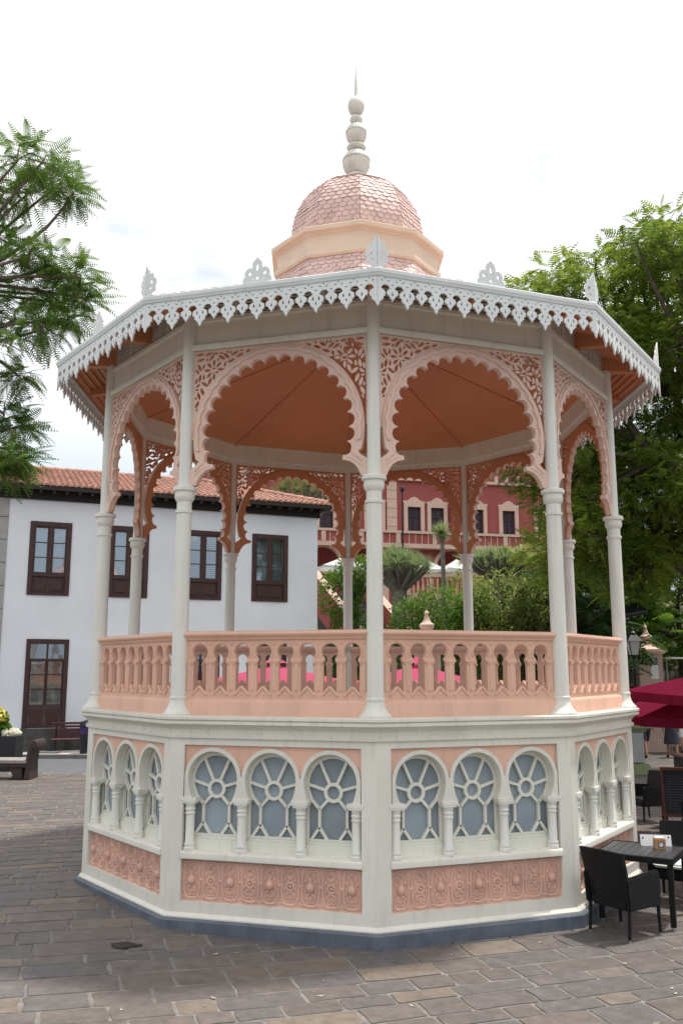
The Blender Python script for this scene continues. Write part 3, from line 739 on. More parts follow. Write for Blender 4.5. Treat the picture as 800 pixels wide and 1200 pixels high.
# ceiling and roof
mb = MB(); mb.ring([(3.60, 6.80), (.25, 7.85), (.02, 7.85)], closed=False)
for k in range(10):
    a = -PI / 2 + 2 * PI * k / 10; mb.tube([(3.58 * math.cos(a), 3.58 * math.sin(a), 6.797), (.25 * math.cos(a), .25 * math.sin(a), 7.84)], .016, 5)
mb.build('ceiling', M['terra'], BS)
def scales(name, prof, pitch, tw, material, parent, lift=.012):
    # prof: (circumradius, z) bottom to top; round-ended tiles laid in courses on each facet
    L = [0]
    for (r0, z0), (r1, z1) in zip(prof, prof[1:]): L.append(L[-1] + math.hypot(r1 - r0, z1 - z0))
    def at_(s):
        s = max(0, min(L[-1], s))
        for i in range(len(L) - 1):
            if s <= L[i + 1] + 1e-9:
                t = (s - L[i]) / (L[i + 1] - L[i]); return prof[i][0] + t * (prof[i + 1][0] - prof[i][0]), prof[i][1] + t * (prof[i + 1][1] - prof[i][1])
    mb = MB(); mb.ring([(r - .02, z - .01) for r, z in prof], closed=False)
    rows = int(L[-1] / pitch)
    for j in range(rows + 1):
        for k in range(10):
            am = -PI / 2 + rad(18) + 2 * PI * k / 10
            r_, z_ = at_(j * pitch + pitch * .5); hwid = r_ * S18
            n = max(1, round(2 * hwid / tw)); w = 2 * hwid / n
            offs = [(-hwid + (i + (.5 if j % 2 == 0 else 0)) * w) for i in range(n + (0 if j % 2 == 0 else 1))]
            for x0 in offs:
                out_ = []
                for q in range(9):
                    a = PI + PI * q / 8; out_.append((x0 + w * .485 * math.cos(a), .45 * pitch + .45 * pitch * math.sin(a) * 1.25))
                out_ += [(x0 + w * .485, pitch * 1.35), (x0 - w * .485, pitch * 1.35)]
                V = []; jl = rng.uniform(0, .004)
                for x, t in out_:
                    R_, Z_ = at_(j * pitch + t); ap = R_ * C18
                    lim = R_ * S18; x = max(-lim, min(lim, x))
                    lf_ = (lift * (1 - t / (pitch * 1.4)) + jl)
                    V.append(((ap + lf_) * math.cos(am) - x * math.sin(am), (ap + lf_) * math.sin(am) + x * math.cos(am), Z_ + lf_ * .3))
                m_ = len(V)
                V += [(v[0] - .008 * math.cos(am), v[1] - .008 * math.sin(am), v[2]) for v in V]
                mb.add(V, [tuple(range(m_)), tuple(range(m_, 2 * m_))[::-1]] + [(i, (i + 1) % m_, m_ + (i + 1) % m_, m_ + i) for i in range(m_)])
    return mb.build(name, material, parent, smooth=False)
scales('roof', [(4.36, 6.90), (3.0, 7.33), (2.1, 7.72), (1.6, 8.08), (1.38, 8.36), (1.27, 8.62), (1.24, 8.80)], .085, .125, M['tile'], BS)
mb = MB(); mb.ring([(1.20, 8.60), (1.31, 8.60), (1.33, 8.63), (1.33, 8.70), (1.30, 8.72), (1.29, 8.74), (1.30, 8.94), (1.33, 8.95), (1.34, 8.98), (1.385, 8.985), (1.39, 9.045), (1.37, 9.06), (.95, 9.10), (.95, 8.60)]); mb.build('lantern_cornice', M['bouncecream'], BS)
scales('dome', [(1.04, 9.08), (1.06, 9.25), (1.055, 9.42), (1.02, 9.62), (.955, 9.80), (.87, 9.96), (.77, 10.10), (.64, 10.20), (.50, 10.29), (.36, 10.36), (.22, 10.41), (.12, 10.43)], .08, .118, M['tile'], BS)
sp = MB()
sp.lathe([(.21, 10.38), (.21, 10.49), (.15, 10.53), (.14, 10.55)], 24); spire = sp.build('spire', M['spire'], BS)
def ball(z0, z1, r, nm, ribs=True):
    b = MB(); h = z1 - z0; pr = [(r * math.sin(PI * j / 14) ** .95 if 0 < j < 14 else .04, z0 + h * (.5 - .5 * math.cos(PI * j / 14))) for j in range(15)]
    b.lathe(pr, 64, ribs=(22, .10, z0 + h * .12, z0 + h * .88) if ribs else None); b.build(nm, M['spire'], spire)
ball(10.53, 10.99, .225, 'gadrooned_ball'); ball(10.98, 11.10, .155, 'disc', False); ball(11.09, 11.47, .172, 'gadrooned_ball')
ball(11.46, 11.62, .105, 'disc', False); ball(11.61, 11.95, .138, 'gadrooned_ball')
b = MB(); b.lathe([(.05, 11.92), (.035, 11.98), (.028, 12.1), (.006, 12.55), (.001, 12.56)], 12); b.build('spike', M['spire'], spire)
for z, r in ((10.80, .222), (11.30, .17)):
    b = MB(); b.lathe([(r - .02, z), (r + .006, z + .005), (r + .004, z + .02), (r - .03, z + .03)], 32); b.build('collar', M['spire'], spire)

# ------------------------------------------------------------------ white house on the left
HA = rad(22.54)
H = tag(empty('white_house', (-11.28, 16.3, 0), HA), 'white two-storey house with red barrel-tiled roof and dark brown windows across the road', 'house')
# local frame: x along the facade, y into the house
S0, S1, ZW = -.45, 10.57, 8.50
op = [(.93, 1.32, 5.22, 7.68), (3.56, 1.32, 5.22, 7.68), (6.20, 1.32, 5.22, 7.68), (8.70, 1.35, 5.22, 7.68), (1.03, 1.32, .85, 3.72), (3.6, 1.32, .85, 3.72), (6.2, 1.32, .85, 3.72), (8.7, 1.32, .85, 3.72)]
mb = MB(); mb.plate([[(S0, .1), (S1, .1), (S1, ZW), (S0, ZW)]] + [[(c - w / 2, a), (c + w / 2, a), (c + w / 2, b2), (c - w / 2, b2)] for c, w, a, b2 in op], -.25, 0)
mb.box(S1 - .25, S1, .25, 8, .1, ZW); mb.box(-3, S1 - .25, 8.0, 8.2, .1, ZW)
mb.build('wall', M['housew'], H)
mb = MB(); mb.plate([[(S0, .1), (.30, .1), (.30, .79), (S0, .79)]], 0, .05); mb.plate([[(1.76, .1), (S1, .1), (S1, .79), (1.76, .79)]], 0, .05); mb.box(.30, 1.76, -.12, .2, .1, .84); mb.build('plinth', M['stone'], H)
mb = MB()
for j in range(11): mb.box(-3.2, S0 - .003, -.04, .6, .1 + j * .77, .1 + j * .77 + .755)
mb.build('corner_stonework', M['quoin'], H, bevel=.01)
def casement(c, w, z0, z1, blind):
    mb = MB(); fw = .13
    mb.box(c - w / 2 - .02, c - w / 2 + fw, -.035, .12, z0 - .02, z1 + .02); mb.box(c + w / 2 - fw, c + w / 2 + .02, -.035, .12, z0 - .02, z1 + .02)
    mb.box(c - w / 2 + fw, c + w / 2 - fw, -.035, .12, z1 - .14, z1 + .02); mb.box(c - w / 2 + fw, c + w / 2 - fw, -.05, .12, z0 - .02, z0 + .07)
    zr = z0 + .66
    mb.box(c - w / 2 + fw, c + w / 2 - fw, -.02, .10, zr - .05, zr + .05); mb.box(c - .055, c + .055, -.02, .10, zr + .05, z1 - .14)
    w_ = mb.build('window', M['wood'], H, bevel=.008)
    f = MB()
    for sg in (-1, 1):
        a, b2 = sorted((c + sg * .055, c + sg * (w / 2 - fw)))
        f.box(a, a + .05, 0, .07, zr + .05, z1 - .14); f.box(b2 - .05, b2, 0, .07, zr + .05, z1 - .14)
        f.box(a + .05, b2 - .05, 0, .07, zr + .05, zr + .1); f.box(a + .05, b2 - .05, 0, .07, z1 - .19, z1 - .14)
        for q in (1 / 3, 2 / 3):
            zq = zr + .1 + q * (z1 - .19 - zr - .1); f.box(a + .05, b2 - .05, .015, .06, zq - .014, zq + .014)
    f.build('sash', M['wood'], w_)
    p = MB(); p.box(c - w / 2 + fw, c + w / 2 - fw, .05, .055, zr + .05, z1 - .14); p.build('pane', M['glass'], w_)
    p = MB(); p.box(c - w / 2 + fw, c + w / 2 - fw, .03, .08, z0 + .07, zr - .05)
    for sg in (-1, 1):
        cc = c + sg * (w / 2 - fw) / 2; p.box(cc - .2, cc + .2, .01, .05, z0 + .15, zr - .13)
    p.build('bottom_panel', M['wood'], w_, bevel=.012)
    q = MB()
    if blind:
        for j in range(22): q.box(c - w / 2 + fw, c + w / 2 - fw, .12, .16, zr + .06 + j * .071, zr + .06 + j * .071 + .055)
    else:
        V = []; n = 64; x0, x1 = c - w / 2 + fw, c + w / 2 - fw
        for k in range(n + 1):
            x = x0 + (x1 - x0) * k / n; y = .17 + .035 * math.sin(k * .85) + .015 * math.sin(k * .31 + c)
            V += [(x, y, zr), (x, y, z1 - .1)]
        q.add(V, [(2 * k, 2 * k + 2, 2 * k + 3, 2 * k + 1) for k in range(n)])
    q.build('blind' if blind else 'curtain', M['blind'] if blind else M['curtain'], w_)
for i, (c, w, a, b2) in enumerate(op[:4]): casement(c, w, a, b2, i == 2)
for c, w, z0, z1 in op[4:]:
    mb = MB(); fw = .12
    mb.box(c - w / 2 - .02, c - w / 2 + fw, -.035, .12, z0 - .01, z1 + .02); mb.box(c + w / 2 - fw, c + w / 2 + .02, -.035, .12, z0 - .01, z1 + .02)
    mb.box(c - w / 2 + fw, c + w / 2 - fw, -.035, .12, z1 - .14, z1 + .02); mb.box(c - w / 2 + fw, c + w / 2 - fw, -.02, .1, z1 - .72, z1 - .62)
    dr = mb.build('door', M['wood'], H, bevel=.008)
    f = MB(); zr = z0 + .75
    f.box(c - w / 2 + fw, c + w / 2 - fw, .0, .09, z0 - .01, zr)
    for sg in (-1, 1):
        cc = c + sg * .26; f.box(cc - .2, cc + .2, -.015, .05, z0 + .12, zr - .14)
        a, b2 = sorted((c + sg * .0, c + sg * (w / 2 - fw)))
        f.box(a, a + .05, 0, .08, zr, z1 - .72); f.box(b2 - .05, b2, 0, .08, zr, z1 - .72)
        for q in (.36, .7): f.box(a + .05, b2 - .05, .02, .07, zr + q * (z1 - .72 - zr) - .018, zr + q * (z1 - .72 - zr) + .018)
    f.box(c - .03, c + .03, 0, .08, z1 - .62, z1 - .14)
    f.build('leaf', M['wood'], dr, bevel=.008)
    p = MB(); p.box(c - w / 2 + fw, c + w / 2 - fw, .05, .055, zr, z1 - .14); p.build('pane', M['doorglass'], dr)
    p = MB(); p.box(c - w / 2, c + w / 2, .6, .62, z0, z1); p.build('backing', M['dark'], dr)
# tiled hip roof
EV = .55; ZE = 8.84; SL = math.tan(rad(18.8)); XL, XR = -5.0, 11.05; pitch = .205; RD = 4.3
mb = MB(); nt_ = int((XR - XL) / pitch)
for i in range(nt_):
    x0 = XR - (i + 1) * pitch; xc = x0 + pitch / 2
    ymax = min(RD, max(.0, (XR - xc)))                    # hip line
    nc = max(1, int(math.ceil(ymax / .33)))
    for cse in range(nc):
        ya, yb_ = cse * .33, min(ymax, (cse + 1) * .33 + .05)
        if yb_ - ya < .03: continue
        jz = rng.uniform(0, .012); jx = rng.uniform(-.006, .006)
        V = []
        for (yy, rr, dz) in ((ya, .098, .03), (yb_, .085, .0)):
            for q in range(7):
                a = PI * q / 6; V.append((xc + jx + rr * math.cos(a), yy - EV, ZE + yy * SL + rr * .85 * math.sin(a) + dz + jz))
        mb.add(V, [(q, q + 1, 8 + q, 7 + q) for q in range(6)] + [tuple(range(7))])
    mb.add([(x0 - .03, -EV, ZE + .01), (x0 + .03, -EV, ZE + .01), (x0 + .03, ymax - EV, ZE + ymax * SL + .01), (x0 - .03, ymax - EV, ZE + ymax * SL + .01)], [(0, 1, 2, 3)])
zr = ZE + RD * SL; D2 = 2 * RD - EV
mb.add([(XL, -EV, ZE - .01), (XR, -EV, ZE - .01), (XR - RD, RD - EV, zr), (XL, RD - EV, zr), (XR, D2, ZE - .01), (XL, D2, ZE - .01)], [(0, 1, 2, 3), (1, 4, 2), (3, 2, 4, 5)])
for j in range(14):                                       # ridge and hip caps
    t0, t1 = j / 14, (j + 1.12) / 14
    p0 = Vector((XR, -EV, ZE + .07)).lerp(Vector((XR - RD, RD - EV, zr + .07)), t0); p1 = Vector((XR, -EV, ZE + .07)).lerp(Vector((XR - RD, RD - EV, zr + .07)), t1)
    mb.tube([p0, p1], [.12, .10], 8)
for j in range(30): mb.tube([(XR - RD - j * .4, RD - EV, zr + .03), (XR - RD - (j + 1.1) * .4, RD - EV, zr + .03)], [.10, .12], 8)
mb.build('roof', M['rooft'], H, ang=50)
mb = MB(); mb.box(XL, XR - .05, -EV + .03, 0, ZE - .06, ZE - .02); mb.box(XL, XR - .05, -EV, -EV + .03, ZE - .13, ZE - .005)
mb.box(S1, XR - .05, 0, 8, ZE - .06, ZE - .02)
mb.box(XL, S1 + .06, -.10, .0, ZW - .06, ZE - .06)
x = XL
while x < XR - .2: mb.box(x, x + .10, -EV + .04, -.10, ZE - .2, ZE - .06); x += .42
mb.build('eave', M['eave'], H)

# ------------------------------------------------------------------ red mansion on its terrace
MH = tag(empty('red_mansion', (3.3, 48, 6.2), rad(14)), 'red mansion with cream window surrounds, quoins and balcony above the garden', 'mansion')
wins = [(-9.0, 0), (-5.6, 0), (-2.2, 0), (.65, 0), (2.35, 0), (5.3, 0), (7.7, 0), (10.4, 0), (13, 0)]
mb = MB(); hol = [[(c - .48, 5.7), (c + .48, 5.7), (c + .48, 7.75), (c - .48, 7.75)] for c, _ in wins]
arcs_ = []
for c in (-8.6, -5.8, -3.0, .1, 3.4, 6.6, 9.8):
    arcs_.append([(c - 1.15, .2), (c + 1.15, .2), (c + 1.15, 3.6)] + arc(c, 3.6, 1.15, 0, 180, 12) + [(c - 1.15, 3.6)])
mb.plate([[(-14, -1), (16, -1), (16, 14.0), (-14, 14.0)]] + hol + arcs_, -.4, 0)
mb.box(-14, 16, 2.6, 3, -1, 14); mb.box(3.3, 4.3, -.5, .0, 5.6, 14)
mb.build('wall', M['red'], MH)
mb = MB()
for c in (-11.4, -3.9, -.95, 14.5):
    for j in range(13): mb.box(c - .36, c + .36, -.10, .02, 5.7 + j * .64, 5.7 + j * .64 + .61)
mb.box(-14, 16, -.9, -.0, 4.75, 5.05)
mb.box(-14, 16, -.22, .05, 9.6, 9.8); mb.box(-14, 16, -.35, .05, 13.7, 14.1)
for k in range(36):                                        # pierced frieze above
    x = -13.8 + k * .82; mb.box(x, x + .25, -.14, .03, 9.8, 10.3)
mb.build('quoins_and_bands', M['trim'], MH)
mb = MB()
for k in range(64): mb.box(-13.8 + k * .46, -13.8 + k * .46 + .05, -.85, -.78, 5.05, 5.75)
for k in range(12): mb.box(-13.9 + k * 2.6, -13.9 + k * 2.6 + .3, -.92, -.72, 5.05, 5.85)
mb.box(-14, 16, -.95, -.70, 5.75, 5.92)
mb.build('balcony_rail', M['trim'], MH)
mb = MB(); mb.box(-14, 16, -.82, -.80, 5.05, 5.75); mb.build('balcony_screen', M['red'], MH)
mb = MB()
for c in (-8.6, -5.8, -3.0, .1, 3.4, 6.6, 9.8): mb.plate([arc(c, 3.6, 1.38, 0, 180, 14) + arc(c, 3.6, 1.14, 180, 0, 14)], 0, .12)
for c in (-10.1, -7.2, -4.4, -1.45, 1.75, 5.0, 8.2, 11.3): mb.box(c - .2, c + .2, -.15, 0, .0, 3.6)
mb.build('arcade_trim', M['trim'], MH)
for c, _ in wins:
    mb = MB(); mb.plate([[(c - .74, 5.62), (c + .74, 5.62), (c + .74, 8.0), (c + .80, 8.05), (c + .80, 8.15), (c + .45, 8.2), (c + .25, 8.38), (c, 8.48), (c - .25, 8.38), (c - .45, 8.2), (c - .80, 8.15), (c - .80, 8.05), (c - .74, 8.0)], [(c - .48, 5.7), (c + .48, 5.7), (c + .48, 7.75), (c - .48, 7.75)]], .003, .16)
    wv = mb.build('window', M['trim'], MH)
    f = MB(); f.box(c - .48, c + .48, .15, .2, 5.7, 7.75); f.box(c - .04, c + .04, .08, .15, 5.7, 7.75); f.box(c - .48, c + .48, .08, .15, 7.05, 7.12); f.build('joinery', M['purple'], wv)
mb = MB(); mb.box(-14, 16, .2, 2.5, .0, .05); mb.build('loggia_floor', M['quoin'], MH)

# terrace edge and garden stair
TB = tag(empty('terrace_balustrade', (0, 29, 6.2)), 'pink balustrade along the terrace edge below the red mansion', 'balustrade')
mb = MB(); mb.box(2.2, 13, -.12, .12, -1.2, .12); mb.box(2.2, 13, -.14, .14, .86, 1.0); mb.build('rail', M['trim'], TB)
mb = MB()
for k in range(46): mb.lathe([(.05, .12), (.09, .3), (.04, .6), (.07, .86)], 8, (2.4 + k * .23, 0, 0))
mb.build('balusters', M['pink'], TB)
mb = MB()
for x in (2.3, 5.2, 8.2, 11): mb.box(x - .2, x + .2, -.2, .2, 0, 1.1)
mb.build('pier', M['trim'], TB)
GS = tag(empty('garden_staircase', (2.0, 23.0, 2.2), rad(28)), 'grey garden staircase with sloping pink parapet climbing to the terrace', 'staircase')
mb = MB()
for k in range(22):
    mb.box(-.9, 1.0, k * .28, 6.5, k * .182 - .4, k * .182 + .12); mb.box(-.92, 1.0, k * .28 - .04, k * .28 + .3, k * .182 + .12, k * .182 + .17)
mb.build('steps', M['stair'], GS)
mb = MB()
V = [(1.0, -.2, -.6), (1.35, -.2, -.6), (1.35, 6.2, 3.3), (1.0, 6.2, 3.3), (1.0, -.2, .9), (1.35, -.2, .9), (1.35, 6.2, 5.0), (1.0, 6.2, 5.0)]
mb.add(V, [(0, 3, 2, 1), (4, 5, 6, 7), (0, 1, 5, 4), (1, 2, 6, 5), (2, 3, 7, 6), (3, 0, 4, 7)])
mb.add([(x - 2.35 if x < 1.2 else x - 2.35, y, z) for x, y, z in V], [(0, 3, 2, 1), (4, 5, 6, 7), (0, 1, 5, 4), (1, 2, 6, 5), (2, 3, 7, 6), (3, 0, 4, 7)])
mb.build('parapet', M['red'], GS)
mb = MB()
for ox in (0, -2.35): mb.tube([(1.175 + ox, -.25, .93), (1.175 + ox, 6.2, 5.03)], .2, 4, .5)
mb.build('coping', M['trim'], GS)

# ------------------------------------------------------------------ plants
nrng = np.random.default_rng(11)
def np_mesh(name, V, F, material, parent=None):
    me = bpy.data.meshes.new(name); V = np.ascontiguousarray(V.reshape(-1, 3), dtype=np.float32); nf = len(F)
    me.vertices.add(len(V)); me.vertices.foreach_set('co', V.ravel()); me.loops.add(nf * 4); me.loops.foreach_set('vertex_index', np.ascontiguousarray(F, dtype=np.int32).ravel())
    me.polygons.add(nf); me.polygons.foreach_set('loop_start', np.arange(0, nf * 4, 4, dtype=np.int32)); me.update(calc_edges=True); me.materials.append(material)
    return link(name, me, parent)
def frond_tpl(L, wid, pairs, pw, droop=.25, fold=.25):
    """one feather leaf along +x: quads for each pinna, drooping towards the tip"""
    V = []
    for i in range(pairs):
        t = (i + .6) / pairs; x = L * t; z = -droop * L * t * t; ln = wid * math.sin(PI * min(.97, .12 + .86 * t)) ** .7
        for sg in (-1, 1):
            tipx = x + .35 * ln; tz = z - fold * ln
            V += [(x - pw / 2, 0, z), (x + pw / 2, 0, z), (tipx + pw * .35, sg * ln, tz), (tipx - pw * .35, sg * ln, tz)]
    V += [(0, -.004, 0), (0, .004, 0), (L, .003, -droop * L), (L, -.003, -droop * L)]
    return np.array(V)
def scatter(tpl, pos, fwd, roll, scale):
    """copies of tpl at pos with +x along fwd"""
    fwd = fwd / np.linalg.norm(fwd, axis=1, keepdims=True)
    up = np.tile(np.array([[0, 0, 1.]]), (len(pos), 1)); side = np.cross(up, fwd); sn = np.linalg.norm(side, axis=1, keepdims=True)
    side = np.where(sn < 1e-3, np.array([[0, 1., 0]]), side / np.maximum(sn, 1e-3)); up2 = np.cross(fwd, side)
    c, s = np.cos(roll)[:, None], np.sin(roll)[:, None]
    a, b = side * c + up2 * s, up2 * c - side * s
    R = np.stack([fwd, a, b], 2) * scale[:, None, None]
    return np.einsum('nij,kj->nki', R, tpl) + pos[:, None, :]
def quads(nv): return np.arange(nv).reshape(-1, 4)
def rdir(n, up=0.0):
    d = nrng.normal(size=(n, 3)); d /= np.linalg.norm(d, axis=1, keepdims=True); d[:, 2] += up; return d
def limb(mb, p, q, r0, r1, bend=.12, n=6, r_=random.Random(5)):
    p, q = Vector(p), Vector(q); L = (q - p).length; o = Vector((r_.uniform(-1, 1), r_.uniform(-1, 1), r_.uniform(0, .8))) * L * bend
    pts = [p.lerp(q, t / n) + o * math.sin(PI * t / n) for t in range(n + 1)]
    mb.tube(pts, [r0 + (r1 - r0) * t / n for t in range(n + 1)], 7); return pts
def feather_tree(name, label, clusters, base, trunk_r, crotch, leafm, barkm, tpl, per, out=.75, group=None, spread=1.0):
    """clusters: (x, y, z, r); fronds spring from twigs inside each cluster"""
    T = tag(empty(name, base), label, 'tree', group)
    b = Vector(base); mb = MB()
    limb(mb, (0, 0, -.1), Vector(crotch) - b, trunk_r, trunk_r * .72, .04)
    # group clusters under limbs
    C = [Vector(c[:3]) for c in clusters]; cr = Vector(crotch)
    k = max(3, len(C) // 7); heads = C[::max(1, len(C) // k)]
    mids = []
    for h in heads:
        mid = cr.lerp(h, .62) ; mids.append(mid); limb(mb, cr - b, mid - b, trunk_r * .55, trunk_r * .22, .10)
    for c in C:
        mid = min(mids, key=lambda m_: (m_ - c).length); limb(mb, mid - b, c - b, trunk_r * .2, .018, .10)
    P = []; D = []
    for (x, y, z, r) in clusters:
        c = Vector((x, y, z)); n = int(per * max(.5, r ** 1.5)); d = rdir(n, .12)
        rr = r * nrng.uniform(.15, 1, n)[:, None] ** .6
        pos = np.array([x, y, z]) + d * rr * np.array([1, 1, .62]) * spread
        for _ in range(4):
            q = pos[nrng.integers(n)] if n else (x, y, z); limb(mb, c - b, Vector(q) - b, .014, .006, .1, 3)
        P.append(pos); D.append(d * np.array([1, 1, .55]) * out + nrng.normal(size=(n, 3)) * .35 + np.array([0, 0, -.05]))
    P = np.concatenate(P); D = np.concatenate(D); n = len(P)
    G = scatter(tpl, P - np.array(b), D, nrng.normal(size=n) * .45, nrng.uniform(.7, 1.25, n))
    mb.build('trunk', barkm, T, ang=60)
    np_mesh('crown', G, quads(G.size // 3), leafm, T)
    return T
def shrub(name, label, lobes, leafm, base, leaf=.10, dens=220, group=None, cat='shrub', stem=True):
    """lobes: (x, y, z, rx, ry, rz) relative to base; small leaves through the lobes, thicker towards their skin"""
    T = tag(empty(name, base), label, cat, group)
    tpl = np.array([(0, 0, 0), (.5, -.24, .02), (1, 0, -.08), (.5, .24, .02)])
    P = []; D = []
    for x, y, z, rx, ry, rz in lobes:
        n = int(dens * (rx * ry * rz) ** .6 * 10); d = rdir(n); r = nrng.uniform(.35, 1.0, n)[:, None] ** .5
        bump = np.array([1 + .35 * pnoise(Vector(v) * 2.6 + Vector((x * 3, y, z))) + .2 * pnoise(Vector(v) * 6 + Vector((z, x * 5, y))) for v in d])[:, None]
        P.append(np.array([x, y, z]) + d * r * bump * np.array([rx, ry, rz])); D.append(d + nrng.normal(size=(n, 3)) * .7 + np.array([0, 0, .25]))
    P = np.concatenate(P); D = np.concatenate(D); n = len(P)
    G = scatter(tpl, P, D, nrng.uniform(-1.2, 1.2, n), leaf * nrng.uniform(.6, 1.5, n))
    np_mesh('leaves', G, quads(G.size // 3), leafm, T)
    if stem:
        mb = MB(); st = random.Random(len(P))
        for x, y, z, rx, ry, rz in lobes:
            for _ in range(5): limb(mb, (x * .6 + st.uniform(-.1, .1), y * .6, -.1), (x + st.uniform(-.6, .6) * rx, y + st.uniform(-.6, .6) * ry, z + st.uniform(0, .7) * rz), .035, .01, .12, 5, st)
        mb.build('stems', M['bark'], T, ang=60)
    return T

# tree reaching in from the left edge
tplL = frond_tpl(.42, .08, 13, .016, .45, .35)
cl = [(-5.55, 0.09, 10.91, 0.53), (-5.15, 0.14, 10.93, 0.43), (-5.28, 1.34, 11.25, 0.34), (-5.74, 1.18, 11.0, 0.43), (-6.15, 1.07, 10.94, 0.53), (-4.91, 0.97, 10.83, 0.19), (-5.95, 0.93, 9.91, 0.27), (-5.3, 0.25, 9.34, 0.36), (-5.03, 0.69, 9.4, 0.36), (-4.64, 0.63, 9.14, 0.28), (-4.65, 1.16, 8.99, 0.21), (-5.17, 1.59, 9.11, 0.34), (-5.61, 1.52, 9.24, 0.4), (-5.81, 0.87, 9.18, 0.43), (-5.63, 0.71, 8.43, 0.4), (-5.09, 0.43, 8.16, 0.31), (-5.54, 0.06, 7.81, 0.4), (-4.78, 0.74, 8.44, 0.24), (-5.5, 0.61, 7.43, 0.19), (-5.79, 0.84, 6.86, 0.28), (-5.58, 0.9, 6.65, 0.24), (-5.52, 0.38, 6.16, 0.27), (-5.21, 0.04, 5.87, 0.19), (-5.54, 0.22, 5.78, 0.24), (-7.6, 0.9, 11.4, 0.86), (-6.5, 0.9, 10.9, 0.6), (-6.4, 0.8, 8.6, 0.45), (-6.5, 0.9, 6.3, 0.4)]
feather_tree('feathery_tree', 'feathery-leaved tree reaching in from the left edge above the white house', cl, (-9.6, 1.4, 0), .22, (-9.0, 1.2, 5.6), LF['left'], M['bark2'], tplL, 112)

# big tree on the right, behind the bandstand
tplR = frond_tpl(.33, .095, 6, .034, .35, .3)
rr_ = random.Random(21); cl = []
def in_poly(x, y, poly):
    c = False; j = len(poly) - 1
    for i in range(len(poly)):
        if (poly[i][1] > y) != (poly[j][1] > y) and x < (poly[j][0] - poly[i][0]) * (y - poly[i][1]) / (poly[j][1] - poly[i][1]) + poly[i][0]: c = not c
        j = i
    return c
sil = [(4.2, 12.4), (5.0, 13.3), (6.2, 13.5), (7.1, 14.5), (8.0, 15.3), (9.0, 15.5), (11, 15.4), (13, 14.5), (14.5, 12), (14.5, 6.5), (11.5, 6.0), (8.8, 5.6), (7.6, 4.9), (6.5, 4.6), (5.9, 5.4), (5.0, 5.9), (4.7, 5.6), (4.4, 6.4), (4.7, 7.6), (4.6, 10.0)]
while len(cl) < 200:
    x, z = rr_.uniform(3.4, 14.5), rr_.uniform(4.5, 15.6)
    if in_poly(x, z, sil): cl.append((x, 9.2 + rr_.uniform(-3, 3), z - .35 - max(0, z - 12) * .30, rr_.uniform(.5, 1.05)))
for _ in range(45): cl.append((rr_.uniform(5.2, 13), rr_.uniform(9.5, 13), rr_.uniform(5.4, 9.5), rr_.uniform(.7, 1.1)))
cl += [(4.5, 8.8, 12.3, .7), (5.3, 9, 13.0, .8), (6.3, 9, 13.2, .8), (7.3, 8.8, 13.3, .7), (8.2, 9, 13.9, .7), (9.4, 9, 14.1, .8), (6.3, 8.5, 4.6, .6), (6.6, 8.7, 5.0, .7)]
feather_tree('shade_tree', 'big shade tree with sunlit yellow-green crown and dark leaning limbs behind the maroon umbrellas', cl, (11.6, 9.6, 0), .42, (10.3, 9.2, 4.2), LF['right'], M['bark'], tplR, 185)

# trees filling the rise behind
def bg_tree(name, label, base, h, r, leafm, seed, n=26, sq=.85):
    q = random.Random(seed); cl = []
    for _ in range(n):
        a = q.uniform(0, 2 * PI); k = q.uniform(.2, 1) ** .6 * r
        cl.append((base[0] + k * math.cos(a), base[1] + k * math.sin(a), base[2] + h * q.uniform(.32, 1.0) - (k / r) ** 2 * h * .22, q.uniform(.8, 1.3)))
    return feather_tree(name, label, cl, base, .22, (base[0], base[1], base[2] + h * .35), leafm, M['bark'], frond_tpl(.7, .22, 6, .10, .3, .25), 30, group='trees on the garden rise')
bg_tree('garden_tree', 'dark green tree on the garden rise behind the right bandstand columns', (7.2, 19.5, .6), 6.6, 2.8, LF['dark'], 1)
bg_tree('garden_tree', 'bright green tree behind the gate pillar under the shade tree', (12.2, 21.0, 1.6), 6.0, 2.8, LF['bright'], 2)
bg_tree('garden_tree', 'olive tree on the rise just right of the mansion stairs', (9.8, 24, 3.2), 7, 3.0, LF['olive'], 3)

# shrubs of the garden seen through the bandstand
shrub('flowering_shrub', 'bright green shrub beside the corner of the white house', [(0, 0, 2.0, 1.0, .9, 1.5), (.3, .2, 3.9, 1.0, .9, 1.3), (-.1, 0, 5.6, .9, .8, 1.1), (.5, .1, 6.6, .7, .7, .6)], LF['bright'], (-.55, 21.6, 0), .14, 170)
shrub('dense_shrub', 'dark green low shrub at the foot of the dragon tree', [(0, 0, 1.6, 1.3, 1, 1.5), (.9, .2, 2.6, .8, .8, .8)], LF['dark'], (.5, 17.6, 0), .13, 130)
shrub('glossy_shrub', 'glossy mid-green shrub behind the stone urn', [(-.4, 0, 2.6, 1.1, .9, 1.6), (1.2, .2, 3.0, 1.1, .9, 1.8), (.7, 0, 4.3, 1.1, .9, 1.1), (-.3, .1, 4.1, .8, .7, .9), (1.9, .1, 4.2, .8, .8, 1.1)], LF['bright'], (2.2, 18.4, .3), .13, 190)
shrub('olive_shrub', 'pale olive shrub with mottled leaves in front of the terrace', [(0, 0, 3.0, 1.4, 1.1, 2.2), (1.5, .3, 3.0, 1.3, 1.1, 2.3), (.6, 0, 4.9, 1.3, 1.0, 1.3), (1.9, 0, 4.6, 1.2, 1.0, 1.3), (2.8, 0, 2.7, 1.2, 1, 2.0)], LF['olive'], (4.4, 18.2, 0), .13, 180)
